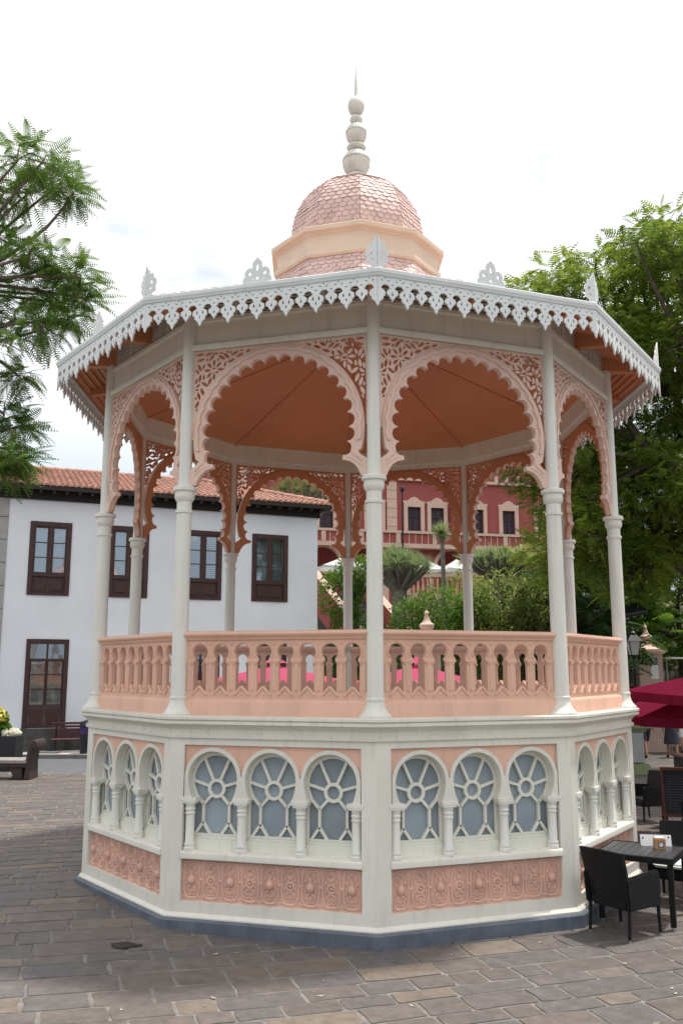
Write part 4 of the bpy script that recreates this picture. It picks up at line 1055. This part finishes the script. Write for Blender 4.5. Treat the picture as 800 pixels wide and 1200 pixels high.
shrub('hedge', 'clipped green hedge top along the terrace right of the stairs', [(0, 0, 1.2, 1.3, .8, .9), (1.6, 0, 1.3, 1.3, .8, .9), (3.2, 0, 1.2, 1.3, .8, .9)], LF['olive'], (5.0, 26.6, 5.0), .12, 150, cat='hedge')
shrub('garden_hedge', 'low green hedge behind the far bandstand balustrade', [(i * 1.5, 0, 1.0, 1.0, .7, 1.1) for i in range(7)], LF['dark'], (-1.2, 15.6, 0), .13, 110, cat='hedge')

# dragon trees
blade = np.array([(0, -.022, 0), (0, .022, 0), (.55, .016, .0), (.55, -.016, .0), (.55, -.016, 0), (.55, .016, 0), (1.0, .002, -.06), (1.0, -.002, -.06)])
def dragon(label, base, th, spread, crown_h, n, leafm, blen, seed, tr=.30):
    T = tag(empty('dragon_tree', base), label, 'tree', 'dragon trees'); q = random.Random(seed); mb = MB()
    mb.tube([(0, 0, -.3), (0, 0, th * .3), (.05, 0, th)], [tr * 1.15, tr, tr * .95], 12)
    P = []; D = []
    for i in range(n):
        a = 2 * PI * i * .618; k = math.sqrt((i + .5) / n) * spread
        tip = Vector((k * math.cos(a), k * math.sin(a), th + crown_h * (1 - .45 * (k / spread) ** 2) + q.uniform(-.1, .1)))
        md = Vector((.05, 0, th)).lerp(tip, .5) + Vector((0, 0, -.12 * (k / spread)))
        mb.tube([(.05, 0, th - .15), md, tip], [tr * .5, tr * .3, tr * .24], 7)
        m_ = 90; d = rdir(m_, .55); d[:, 2] = np.maximum(d[:, 2], -.25)
        P.append(np.tile(np.array(tip), (m_, 1))); D.append(d)
    P = np.concatenate(P); D = np.concatenate(D)
    G = scatter(blade, P, D, nrng.uniform(-.5, .5, len(P)), blen * nrng.uniform(.8, 1.15, len(P)))
    mb.build('trunk', M['barkg'], T, ang=60); np_mesh('crown', G, quads(G.size // 3), leafm, T)
dragon('dragon tree with a broad spiky crown in the garden below the mansion balcony', (1.55, 21.0, 1.2), 4.6, 1.25, 1.3, 30, LF['dragon'], .50, 1)
dragon('dragon tree half hidden by the front column, beside the bright green shrub', (-.15, 22.5, .8), 4.6, .8, 1.1, 12, LF['dragon'], .5, 2, .22)
dragon('dragon tree with yellowish tufts rising behind the tiled house roof', (-2.9, 33.0, 2), 8.2, 1.75, 2.4, 22, LF['dragony'], .62, 3, .35)
dragon('dragon tree with flat grey-green crown above the olive shrub', (5.6, 23.4, 3.0), 3.5, 1.5, .9, 24, LF['dragon'], .55, 4)
T = tag(empty('yucca', (3.75, 26, 5.0)), 'slim yucca with one round tuft on a bare stem before the mansion', 'tree')
mb = MB(); mb.tube([(0, 0, -.5), (.03, 0, 1.8), (-.02, 0, 3.7)], [.13, .10, .09], 8); mb.build('trunk', M['barkg'], T)
d = rdir(420, .1); G = scatter(blade, np.tile(np.array([(-.02, 0, 3.75)]), (420, 1)), d, nrng.uniform(-.5, .5, 420), .62 * nrng.uniform(.8, 1.1, 420)); np_mesh('crown', G, quads(G.size // 3), LF['dragon'], T)

# ------------------------------------------------------------------ umbrellas
def umbrella(name, label, loc, half, zr, zp, cm, rz, group=None, vent=True, sides=4, cat='umbrella'):
    U = tag(empty(name, loc, rz), label, cat, group)
    mb = MB(); n = sides * 6; V = [(0, 0, zp)]; rows = 6
    for j in range(1, rows + 1):
        t = j / rows
        for i in range(n):
            a = 2 * PI * (i + .0) / n; sec = 2 * PI / sides; am = (a % sec) - sec / 2; r = half / math.cos(am) if True else half
            r *= (1 - .035 * math.cos(am * sides) * 0); k = r * t
            rim = -.05 * math.cos(am * sides / 2 * 1.0) * t                    # cloth sags between the ribs
            V.append((k * math.cos(a + PI / sides), k * math.sin(a + PI / sides), zp + (zr - zp) * t ** .93 + rim))
    F = [(0, 1 + i, 1 + (i + 1) % n) for i in range(n)]
    for j in range(rows - 1):
        for i in range(n): F.append((1 + j * n + i, 1 + j * n + (i + 1) % n, 1 + (j + 1) * n + (i + 1) % n, 1 + (j + 1) * n + i))
    m_ = len(V); last = 1 + (rows - 1) * n
    V += [(x * 1.003, y * 1.003, z - .13) for x, y, z in V[last:last + n]]
    F += [(last + i, last + (i + 1) % n, m_ + (i + 1) % n, m_ + i) for i in range(n)]
    mb.add(V, F); mb.build('canopy', cm, U, ang=25)
    if vent:
        mb = MB(); mb.add([(0, 0, zp + .16)] + [(.36 * math.cos(2 * PI * (i + .5) / sides), .36 * math.sin(2 * PI * (i + .5) / sides), zp + .03) for i in range(sides)], [(0, 1 + i, 1 + (i + 1) % sides) for i in range(sides)]); mb.build('vent', cm, U)
    mb = MB(); mb.tube([(0, 0, 0), (0, 0, zp - .02)], .03, 10); mb.build('pole', M['iron'], U)
    mb = MB(); mb.box(-.35, .35, -.35, .35, .0, .07); mb.build('base', M['iron'], U, bevel=.01)
    for i in range(sides * 2):
        a = 2 * PI * i / (sides * 2); r = half * (1.0 / math.cos(PI / sides) if i % 2 else 1.0) * .97
        a += 0 if True else 0
        mb = MB(); aa = a
        mb.tube([(.03 * math.cos(aa), .03 * math.sin(aa), zp - .05), (r * math.cos(aa) * .5, r * math.sin(aa) * .5, zp + (zr - zp) * .52 - .07), (r * math.cos(aa), r * math.sin(aa), zr - .06)], .012, 5); mb.build('rib', M['iron'], U)
    return U
umbrella('umbrella', 'cerise square umbrella seen through the left balustrade bay', (-1.75, 5.9, 0), 1.55, 2.47, 2.84, M['cerise'], rad(8), 'cerise umbrellas behind the bandstand')
umbrella('umbrella', 'cerise square umbrella seen through the right balustrade bay, near the urn', (1.25, 5.9, 0), 1.4, 2.46, 2.84, M['cerise'], rad(-4), 'cerise umbrellas behind the bandstand')
umbrella('umbrella', 'lower maroon umbrella shading the chalkboard, its rim just above the strolling people', (6.05, 1.3, 0), 1.7, 2.05, 2.75, M['maroon'], rad(-10), 'maroon café umbrellas')
umbrella('umbrella', 'upper maroon umbrella nearest the café table, its dark underside showing at the right edge', (5.95, -.6, 0), 1.6, 2.42, 2.95, M['maroon'], rad(22), 'maroon café umbrellas')
umbrella('parasol', 'white parasol on the terrace left of the yucca', (4.1, 38, 6.2), .85, 2.2, 2.75, M['whitec'], 0, 'white parasols on the mansion terrace', False, cat='parasol')
umbrella('parasol', 'white parasol on the terrace right of the yucca', (5.75, 38.5, 6.2), .85, 2.3, 2.9, M['whitec'], .3, 'white parasols on the mansion terrace', False, cat='parasol')
umbrella('parasol', 'white parasol peeping over the bright shrub by the house corner', (-.9, 36, 6.2), 1.4, 2.1, 2.7, M['whitec'], .3, 'white parasols on the mansion terrace', False, cat='parasol')

# ------------------------------------------------------------------ gate pillars, lamps
def gate_pillar(label, loc, w, zc_, notice=False, rz=0):
    T = tag(empty('gate_pillar', loc, rz), label, 'pillar', 'urn-topped gate pillars'); h = w / 2
    mb = MB(); mb.box(-h, h, -h, h, 0, zc_); mb.box(-h - .05, h + .05, -h - .05, h + .05, 0, .4); mb.build('shaft', M['pillar'], T, bevel=.015)
    mb = MB(); mb.box(-h - .06, h + .06, -h - .06, h + .06, zc_, zc_ + .07); mb.box(-h - .13, h + .13, -h - .13, h + .13, zc_ + .07, zc_ + .15)
    mb.add([(sx * (h + .1), sy * (h + .1), zc_ + .15) for sx, sy in ((-1, -1), (1, -1), (1, 1), (-1, 1))] + [(sx * .13, sy * .13, zc_ + .36) for sx, sy in ((-1, -1), (1, -1), (1, 1), (-1, 1))], [(0, 1, 5, 4), (1, 2, 6, 5), (2, 3, 7, 6), (3, 0, 4, 7), (4, 5, 6, 7)])
    mb.build('cap', M['trim'], T)
    mb = MB(); z = zc_ + .34; mb.lathe([(.11, z), (.10, z + .04), (.17, z + .12), (.215, z + .20), (.215, z + .26), (.17, z + .30), (.13, z + .33), (.085, z + .40), (.06, z + .50), (.055, z + .55), (.075, z + .58), (.05, z + .63), (.02, z + .67)], 20); mb.build('urn', M['trim'], T)
    if notice:
        mb = MB(); mb.box(-.02, .24, -h - .015, -h - .002, zc_ - .85, zc_ - .12); mb.build('notice', M['paper'], T)
        mb = MB(); mb.box(-.01, .23, -h - .022, -h - .0155, zc_ - .38, zc_ - .13)
        mb.build('notice_header', M['navy'], T)
gate_pillar('urn-topped gate pillar seen above the balustrade, between the two front columns', (1.97, 12.5, 0), .7, 3.40)
gate_pillar('urn-topped gate pillar with a paper notice beside the street lamp', (10.0, 18.3, 0), .82, 3.28, True)
GW = tag(empty('garden_wall', (0, 20.4, 0)), 'low terracotta garden wall behind the strolling people', 'wall')
mb = MB(); mb.box(8.2, 18, 0, .3, 0, 2.1); mb.build('wall_face', M['red'], GW)
mb = MB(); mb.box(8.1, 18.1, -.06, .36, 2.1, 2.22); mb.build('coping', M['trim'], GW)
FE = tag(empty('iron_fence', (10.6, 19.2, 1.9)), 'black iron fence on a low wall right of the gate pillar', 'fence')
mb = MB()
for k in range(22): mb.tube([(k * .16, 0, 0), (k * .16, 0, 1.0)], .012, 5)
mb.tube([(0, 0, .12), (3.4, 0, .12)], .015, 5); mb.tube([(0, 0, .85), (3.4, 0, .85)], .015, 5); mb.build('railing', M['iron'], FE)
mb = MB(); mb.box(-.05, 3.5, -.12, .12, -1.9, 0); mb.build('low_wall', M['pillar'], FE)
CN = tag(empty('shade_canopy', (10.8, 17.7, 0)), 'thin white shade roof on a post beside the notice pillar', 'canopy')
mb = MB(); mb.box(-.3, 1.1, -.5, .5, 3.10, 3.15); mb.build('roof_sheet', M['whitec'], CN)
mb = MB(); mb.tube([(.75, -.4, 0), (.75, -.4, 3.1)], .025, 8); mb.tube([(-.2, .4, 0), (-.2, .4, 3.1)], .025, 8); mb.build('post', M['greyp'], CN)
# lantern street lamp
SLM = tag(empty('street_lamp', (8.5, 14.8, 0)), 'black street lamp with a tapering four-sided lantern at the right of the bandstand', 'street lamp')
mb = MB(); mb.lathe([(.14, 0), (.14, .12), (.09, .2), (.07, .6), (.055, .7), (.05, 2.7), (.07, 2.74), (.05, 2.8), (.045, 3.05), (.08, 3.1), (.03, 3.14)], 12); mb.build('post', M['iron'], SLM)
mb = MB(); c4 = [(-1, -1), (1, -1), (1, 1), (-1, 1)]
mb.add([(x * .11, y * .11, 3.18) for x, y in c4] + [(x * .175, y * .175, 3.60) for x, y in c4], [(0, 1, 5, 4), (1, 2, 6, 5), (2, 3, 7, 6), (3, 0, 4, 7), (0, 3, 2, 1), (4, 5, 6, 7)]); mb.build('lantern_glass', M['milk'], SLM)
mb = MB()
for x, y in c4: mb.tube([(x * .112, y * .112, 3.16), (x * .182, y * .182, 3.62)], .016, 5)
for s_, z in ((.115, 3.165), (.185, 3.61)):
    for i in range(4):
        a, b2 = c4[i], c4[(i + 1) % 4]; mb.tube([(a[0] * s_, a[1] * s_, z), (b2[0] * s_, b2[1] * s_, z)], .018, 5)
mb.build('lantern_frame', M['iron'], SLM)
mb = MB(); mb.add([(x * .235, y * .235, 3.60) for x, y in c4] + [(x * .09, y * .09, 3.80) for x, y in c4], [(0, 1, 5, 4), (1, 2, 6, 5), (2, 3, 7, 6), (3, 0, 4, 7), (0, 3, 2, 1), (4, 5, 6, 7)])
mb.lathe([(.09, 3.8), (.10, 3.86), (.06, 3.90), (.03, 3.94), (.045, 3.98), (.01, 4.03)], 10)
mb.build('lantern_roof', M['iron'], SLM)
mb = MB(); mb.tube([(0, 0, 3.1), (0, 0, 3.2)], .04, 8); mb.box(-.04, .25, -.02, .02, 2.58, 2.62); mb.build('bracket', M['iron'], SLM)
FLD = tag(empty('floodlight_pole', (6.35, 8.4, 0)), 'tall thin dark pole with a tilted flat floodlight hood above the street lamp', 'floodlight')
mb = MB(); mb.tube([(0, 0, 0), (0, 0, 4.15)], .05, 8); mb.build('post', M['iron'], FLD)
mb = MB(); mb.box(-.05, .50, -.3, .3, -.05, .05, Matrix.Translation((0, 0, 4.1)) @ Matrix.Rotation(rad(-10), 4, 'Y') @ Matrix.Rotation(rad(24), 4, 'X')); mb.build('hood', M['iron'], FLD, bevel=.02)
MP = tag(empty('mast', (2.95, 44.5, 6.2)), 'slender dark lamp mast standing before the mansion balcony', 'lamp post')
mb = MB(); mb.tube([(0, 0, 0), (0, 0, 8.2)], [.09, .05], 8); mb.build('post', M['iron'], MP)
mb = MB(); mb.blob((0, 0, 8.3), (.15, .15, .22), 8, 6); mb.build('lamp_head', M['iron'], MP)

# ------------------------------------------------------------------ café furniture
def chair(label, loc, face, mt, cushion=False, group='rattan café chairs'):
    """armchair woven in one skin: local +x is the way it faces"""
    T = tag(empty('armchair', loc, face), label, 'chair', group)
    b = MB(); V = []
    # curved back panel, leaning backwards
    n = 9
    for j in range(7):
        t = j / 6; z = .30 + .58 * t; lean = -.215 - .13 * t
        for i in range(n):
            u = -1 + 2 * i / (n - 1); V.append((lean + .05 * u * u * (1 - .3 * t) - (0 if j < 6 else .0), u * (.255 + .02 * t), z + (.0 if j < 6 else -.012 * u * u)))
    F = [(j * n + i, j * n + i + 1, (j + 1) * n + i + 1, (j + 1) * n + i) for j in range(6) for i in range(n - 1)]
    m_ = len(V); V2 = [(x - .035, y, z) for x, y, z in V]
    F2 = [tuple(reversed([k + m_ for k in f])) for f in F]
    rim = [i for i in range(n)] + [j * n + n - 1 for j in range(1, 7)] + [6 * n + i for i in range(n - 2, -1, -1)] + [j * n for j in range(5, 0, -1)]
    F3 = [(rim[k], rim[(k + 1) % len(rim)], rim[(k + 1) % len(rim)] + m_, rim[k] + m_) for k in range(len(rim))]
    b.add(V + V2, F + F2 + F3); b.build('backrest', mt, T, ang=50)
    b = MB(); b.box(-.25, .25, -.245, .245, .29, .42); b.build('seat', mt, T, bevel=.03, seg=2)
    for sg in (-1, 1):
        b = MB(); y0, y1 = sorted((sg * .235, sg * .285))
        for p in ([(-.27, .30), (.25, .30), (.25, .63), (.22, .655), (-.30, .62)],):
            V = [(x, y0, z) for x, z in p] + [(x, y1, z) for x, z in p]; k = len(p)
            b.add(V, [tuple(range(k)), tuple(range(k, 2 * k))[::-1]] + [(i, (i + 1) % k, k + (i + 1) % k, k + i) for i in range(k)])
        b.build('arm', mt, T, bevel=.015, seg=2)
        for fx in (-.235, .235):
            b = MB(); b.tube([(fx + (-.02 if fx < 0 else .01), sg * .25, .025), (fx, sg * .245, .32)], [.016, .02], 8); lg = b.build('leg', mt, T)
            b = MB(); b.tube([(fx + (-.02 if fx < 0 else .01), sg * .25, 0), (fx + (-.02 if fx < 0 else .01), sg * .25, .028)], .017, 8); b.build('foot', M['steel'], lg)
    if cushion:
        b = MB(); b.box(-.22, .25, -.225, .225, .42, .475); b.build('cushion', M['cushion'], T, bevel=.025, seg=3)
    return T
chair('black rattan armchair nearest the bandstand corner, its back to the plaza', (2.79, -3.16, 0), rad(36), M['rattan'])
chair('black rattan armchair with a white seat cushion across the small table', (3.80, -1.90, 0), rad(236), M['rattan'], True)
TT = tag(empty('cafe_table', (3.19, -2.55, 0), rad(-30)), 'square charcoal slatted café table set by the bandstand wall', 'table')
mb = MB()
for k in range(9): mb.box(-.40 + k * .0889, -.40 + k * .0889 + .084, -.37, .37, .695, .725)
mb.build('slats', M['slat'], TT, bevel=.003)
mb = MB(); mb.box(-.415, .415, -.415, -.375, .665, .728); mb.box(-.415, .415, .375, .415, .665, .728); mb.box(-.415, -.402, -.375, .375, .665, .728); mb.box(.402, .415, -.375, .375, .665, .728); mb.box(-.40, .40, -.37, .37, .675, .693); mb.build('table_frame', M['rattan'], TT, bevel=.004)
for sx_ in (-1, 1):
    for sy in (-1, 1):
        mb = MB(); mb.box(sx_ * .375 - .028, sx_ * .375 + .028, sy * .375 - .028, sy * .375 + .028, .035, .665); lg = mb.build('leg', M['rattan'], TT, bevel=.004)
        mb = MB(); mb.tube([(sx_ * .375, sy * .375, 0), (sx_ * .375, sy * .375, .036)], .02, 10); mb.build('foot', M['steel'], lg)
MC = tag(empty('menu_card', (3.42, -2.33, .7255), rad(-8)), 'folded white menu card standing behind the napkin box', 'menu card')
mb = MB(); mb.add([(-.17, -.03, 0), (.17, -.03, 0), (.17, 0, .12), (-.17, 0, .12), (-.17, .03, 0), (.17, .03, 0)], [(0, 1, 2, 3), (5, 4, 3, 2)]); mb.build('card', M['paper'], MC)
mb = MB(); mb.box(-.150, -.135, -.014, -.010, .075, .095); mb.box(.135, .150, -.010, -.006, .085, .105); mb.build('printed_marks', M['navy'], MC)
NB = tag(empty('napkin_box', (3.40, -2.52, .7255), rad(-8)), 'brown napkin box with a round emblem on the café table', 'napkin box')
mb = MB(); mb.box(-.062, .062, -.05, .05, 0, .115); mb.build('box', M['kraft'], NB, bevel=.003)
mb = MB(); mb.box(-.05, .05, -.035, .035, .1155, .132); mb.build('napkins', M['paper'], NB, bevel=.008)
mb = MB(); mb.plate([arc(.01, .052, .034, 0, 350, 24)], .0505, .052); mb.build('emblem', M['navy'], NB)
mb = MB(); mb.plate([arc(.01, .052, .024, 0, 350, 24)], .0525, .0535); mb.build('emblem_disc', M['teal'], NB)

# darker furniture deeper under the umbrellas
chair('grey rattan armchair beside the green-banded planter', (5.25, 3.9, 0), rad(200), M['rattang'])
chair('dark armchair at the right edge behind the chalkboard', (6.5, 2.6, 0), rad(160), M['rattan'])
chair('dark armchair standing nearest the chalkboard, back to the café table', (5.0, .35, 0), rad(60), M['rattang'])
LT = dup(TT, None, rad(12), (6.15, .95, 0)); tag(LT, 'square dark café table in the umbrella shade between the far rattan chairs', 'table')
chair('dark rattan armchair drawn up to the shaded table under the umbrellas', (5.45, 1.25, 0), rad(-15), M['rattan'])
T2 = tag(empty('bar_table', (7.0, 5.6, 0)), 'tall dark table with a wood top under the maroon umbrellas', 'table')
mb = MB(); mb.box(-.55, .55, -.4, .4, .98, 1.03); mb.build('tabletop', M['redwood'], T2, bevel=.008)
mb = MB(); mb.box(-.5, .5, -.36, .36, .1, .978); mb.box(-.42, .42, -.3, .3, 0, .1); mb.build('cabinet', M['iron'], T2, bevel=.01)
AF = tag(empty('chalkboard', (5.62, 3.2, 0), rad(-14)), 'reddish wooden A-frame chalkboard standing under the maroon umbrella', 'sign')
tl = rad(13)
for sg, nm in ((-1, 'front'), (1, 'back')):
    mt = Matrix.Translation((0, sg * .25, 0)) @ Matrix.Rotation(sg * tl, 4, 'X')
    mb = MB(); 
    for x in (-.29, .25): mb.box(x, x + .04, -.02, .02, 0, 1.05, mt)
    mb.box(-.25, .25, -.02, .02, 1.0, 1.05, mt); mb.box(-.25, .25, -.02, .02, .22, .27, mt)
    fr = mb.build('frame', M['redwood'], AF)
    mb = MB(); mb.box(-.25, .25, -.008, .008, .27, 1.0, mt); mb.build('board', M['slate'], fr)
    if sg < 0:
        mb = MB(); q = random.Random(4)
        for k in range(13):
            x = -.2
            while x < .17:
                w = q.uniform(.03, .09); mb.box(x, min(.2, x + w), -.0095, -.0085, .36 + k * .045, .36 + k * .045 + .008, mt); x += w + .02
        mb.build('chalk_lines', M['chalk'], fr)
PL = tag(empty('planter', (7.05, 11.5, 0), rad(8)), 'grey stone planter pedestal with olive-green top and base bands', 'planter')
mb = MB(); mb.box(-.42, .42, -.42, .42, .32, 1.12); mb.build('body', M['greyp'], PL, bevel=.015)
mb = MB(); mb.box(-.52, .52, -.52, .52, 0, .30); mb.box(-.50, .50, -.50, .50, 1.12, 1.19); mb.box(-.55, .55, -.55, .55, 1.19, 1.33); mb.build('bands', M['greenp'], PL, bevel=.03, seg=2)

# ------------------------------------------------------------------ left side: bench, flowers, slat bench, bin
BN = tag(empty('stone_bench', (-8.35, 10.15, 0)), 'brown stone bench with a scrolled end and pale worn seat on the plaza', 'bench')
mb = MB(); mb.box(-2.6, .02, -.3, .35, .40, .50); mb.build('seat', M['benchtop'], BN, bevel=.02)
mb = MB(); mb.box(-2.6, -.02, -.26, .30, .30, .40); mb.build('seat_beam', M['benchst'], BN, bevel=.01)
prof = [(x * .54 - .06, z) for x, z in [(.32, 0), (.02, 0), (.05, .12), (.10, .30), (.10, .55), (.16, .78), (.26, .92), (.40, .99), (.54, .97), (.62, .88), (.61, .77), (.52, .70), (.43, .73), (.44, .78), (.36, .76), (.31, .62), (.28, .4), (.30, .15)]]
mb = MB(); mb.plate([prof], -.35, .30); mb.build('scroll_end', M['benchst'], BN, bevel=.02)
mb = MB(); mb.plate([[(-.45, 0), (-.10, 0), (-.10, .30), (-.52, .30), (-.4, .2), (-.35, .1)]], -.22, .22); mb.build('leg_block', M['benchst'], BN, bevel=.015)
FP = tag(empty('flower_planter', (-10.15, 12.1, 0)), 'black planter box full of yellow and white flowers behind the stone bench', 'planter')
mb = MB(); mb.box(-.75, .78, -.3, .3, 0, .93); mb.build('box', M['planter'], FP, bevel=.01)
def flower_ball(nm, c, r, n, lm, leaf):
    d = rdir(n, .2); P = np.array(c) + d * (nrng.uniform(.5, 1, n)[:, None] ** .5) * np.array(r)
    tpl = np.array([(-.5, -.5, 0), (.5, -.5, 0), (.5, .5, 0), (-.5, .5, 0)]); G = scatter(tpl, P, rdir(n), nrng.uniform(0, 3, n), leaf * nrng.uniform(.7, 1.3, n)); np_mesh(nm, G, quads(G.size // 3), lm, FP)
flower_ball('foliage', (-.1, 0, 1.05), (.62, .3, .3), 1500, LF['bright'], .07)
flower_ball('yellow_flowers', (-.05, -.05, 1.38), (.48, .35, .30), 700, LF['flower'], .07)
flower_ball('white_flowers', (.55, -.05, 1.0), (.26, .26, .10), 240, LF['flowerw'], .07)
flower_ball('green_leaves', (.0, 0, 1.35), (.45, .32, .28), 500, LF['bright'], .07)
WB = tag(empty('slat_bench', (-9.15, 16.35, .12), HA * .75), 'plum brown slatted wooden bench against the white house wall', 'bench')
mb = MB()
for k in range(5): mb.box(-.75, 1.1, .22 - k * .008, .25 - k * .008, .46 + k * .10, .535 + k * .10)
mb.build('backrest', M['slatwood'], WB, bevel=.006)
mb = MB()
for k in range(4): mb.box(-.75, 1.1, -.28 + k * .115, -.19 + k * .115, .40, .43)
mb.build('seat', M['slatwood'], WB, bevel=.006)
for x in (-.6, .95):
    mb = MB(); mb.tube([(x, -.22, 0), (x, -.2, .4)], .025, 6); mb.tube([(x, .24, 0), (x, .2, .9)], .025, 6); mb.tube([(x, -.22, .385), (x, .22, .385)], .02, 6); mb.build('leg', M['iron'], WB)
BI = tag(empty('litter_bin', (-8.62, 15.85, .12)), 'black litter bin with a purple liner at the end of the slatted bench', 'bin')
mb = MB(); mb.lathe([(.19, 0), (.20, .02), (.22, .62), (.22, .64)], 20); mb.build('body', M['bin'], BI)
mb = MB(); mb.lathe([(.225, .60), (.24, .62), (.235, .80), (.20, .84)], 20); mb.build('liner', M['binp'], BI)
mb = MB(); mb.lathe([(.24, .84), (.25, .86), (.22, .98), (.05, 1.04), (.01, 1.05)], 20); mb.build('lid', M['bin'], BI)
SBK = tag(empty('stone_slab', (-9.95, 15.9, .12)), 'low grey stone slab lying on the pale sidewalk before the bench', 'slab')
mb = MB(); mb.box(-.45, .45, -.15, .15, 0, .06); o = mb.build('slab', M['kerb'], SBK, bevel=.015)

# ------------------------------------------------------------------ people strolling under the umbrella's rim
def skinned(name, V, E, R, material, parent, root=0, sub=2):
    me = bpy.data.meshes.new(name); me.from_pydata(V, E, []); me.materials.append(material)
    o = link(name, me, parent)
    sk = o.modifiers.new('Skin', 'SKIN'); sk.use_smooth_shade = True
    for i, r in enumerate(R):
        d = me.skin_vertices[0].data[i]; d.radius = r if isinstance(r, tuple) else (r, r); d.use_root = (i == root)
    o.modifiers.new('Sub', 'SUBSURF').levels = sub; o.modifiers['Sub'].render_levels = sub
    return o
def person(label, loc, rz, h, skin, hair, top, bottom, stride, long_hair, dress=False, arm=.15):
    T = tag(empty('person', loc, rz), label, 'person', 'people strolling'); k = h / 1.75
    s = stride
    V = [(0, 0, .95), (0, 0, 1.12), (0, .01, 1.32), (0, 0, 1.47), (0, .01, 1.56), (0, .015, 1.63), (0, .01, 1.71)]
    E = [(0, 1), (1, 2), (2, 3), (3, 4), (4, 5), (5, 6)]; R = [(.145, .105), (.125, .09), (.15, .10), (.055, .055), (.055, .06), (.075, .09), (.07, .085)]
    def add(p, r, par): V.append(p); R.append(r); E.append((par, len(V) - 1)); return len(V) - 1
    for sg in (-1, 1):
        st = s * sg
        a = add((sg * .095, 0, .88), (.09, .095), 0); a = add((sg * .10, st * .14, .50), (.058, .06), a); a = add((sg * .10, st * .16 - (.10 if st < 0 else 0), .10), (.036, .04), a); a = add((sg * .105, st * .2 + .10, .035), (.04, .03), a)
        a = add((sg * .17, 0, 1.40), (.055, .055), 2); a = add((sg * (.20 + arm * .3), -st * .06, 1.14), (.04, .04), a); a = add((sg * (.21 + arm * .4), -st * .12 + .06, .90), (.03, .03), a)
        w = a
        for f, (fx, fl) in enumerate(((-.028, .085), (-.01, .10), (.01, .095), (.028, .08))): add((sg * (.21 + arm * .4) + fx * .6, -st * .12 + .08 + fx, .90 - fl), .010, w)
        add((sg * (.21 + arm * .4) - sg * .035, -st * .12 + .10, .865), .011, w)
    V = [tuple(c * k for c in v) for v in V]
    skinned('body', V, E, R, M[skin], T)
    def garment(nm, m, zs):
        mb = MB(); n = 20; VV = []
        for z, rx, ry in zs:
            for i in range(n): a = 2 * PI * i / n; VV.append((rx * math.cos(a) * k, (ry * math.sin(a) + .005) * k, z * k))
        mb.add(VV, [(j * n + i, j * n + (i + 1) % n, (j + 1) * n + (i + 1) % n, (j + 1) * n + i) for j in range(len(zs) - 1) for i in range(n)]); return mb
    if dress:
        garment('dress', top, [(.45, .26, .22), (.75, .22, .18), (.98, .185, .145), (1.12, .155, .12), (1.3, .185, .13), (1.42, .17, .11), (1.475, .09, .075)]).build('dress', M[top], T)
    else:
        mb = garment('shirt', top, [(.90, .195, .15), (1.12, .175, .13), (1.3, .195, .135), (1.41, .185, .12), (1.475, .08, .075)])
        for sg in (-1, 1): mb.tube([tuple(c * k for c in v) for v in ((sg * .15, 0, 1.41), (sg * .19, 0, 1.32), (sg * (.195 + arm * .25), -s * sg * .04, 1.2))], [.075 * k, .068 * k, .066 * k], 10)
        mb.build('top', M[top], T)
        mb = garment('shorts', bottom, [(.80, .19, .14), (.95, .19, .145), (1.0, .175, .135)])
        for sg in (-1, 1): mb.tube([tuple(c * k for c in v) for v in ((sg * .095, 0, .92), (sg * .10, s * sg * .13, .52))], [.11 * k, .085 * k], 10)
        mb.build('bottom', M[bottom], T)
    mb = MB(); mb.blob((0, -.012 * k, 1.675 * k), (.09 * k, .105 * k, .095 * k), 14, 8)
    if long_hair: mb.tube([(0, -.05 * k, 1.66 * k), (0, -.085 * k, 1.52 * k), (0, -.10 * k, 1.36 * k)], [.085 * k, .085 * k, .05 * k], 10)
    mb.build('hair', M[hair], T)
    mb = MB()
    mb.blob((0, .105 * k, 1.635 * k), (.012 * k, .016 * k, .02 * k), 6, 4)
    for sg in (-1, 1): mb.blob((sg * .032 * k, .088 * k, 1.655 * k), (.012 * k, .008 * k, .007 * k), 6, 4); mb.blob((sg * .082 * k, .01 * k, 1.64 * k), (.012 * k, .02 * k, .03 * k), 6, 4)
    mb.box(-.022 * k, .022 * k, .09 * k, .099 * k, 1.592 * k, 1.599 * k)
    mb.build('face', M[skin], T)
    for sg in (-1, 1):
        mb = MB(); mb.blob((sg * .105 * k, (s * sg * .2 + .05) * k, .04 * k), (.045 * k, .12 * k, .045 * k), 10, 6); mb.build('shoe', M['shoe'], T)
person('person in a grey shirt and black shorts walking away past the planter', (9.1, 16.1, 0), rad(10), 1.78, 'skin', 'hairg', 'shirt', 'shorts', 1, False)
person('person with long fair hair in a dark dress walking beside the grey shirt', (9.9, 16.0, 0), rad(-6), 1.68, 'skin2', 'hairf', 'dress', 'dress', -.8, True, True)
person('person in a green top and white skirt farther along the path', (10.9, 17.8, 0), rad(0), 1.66, 'skin', 'hairb', 'green', 'wskirt', .8, True)
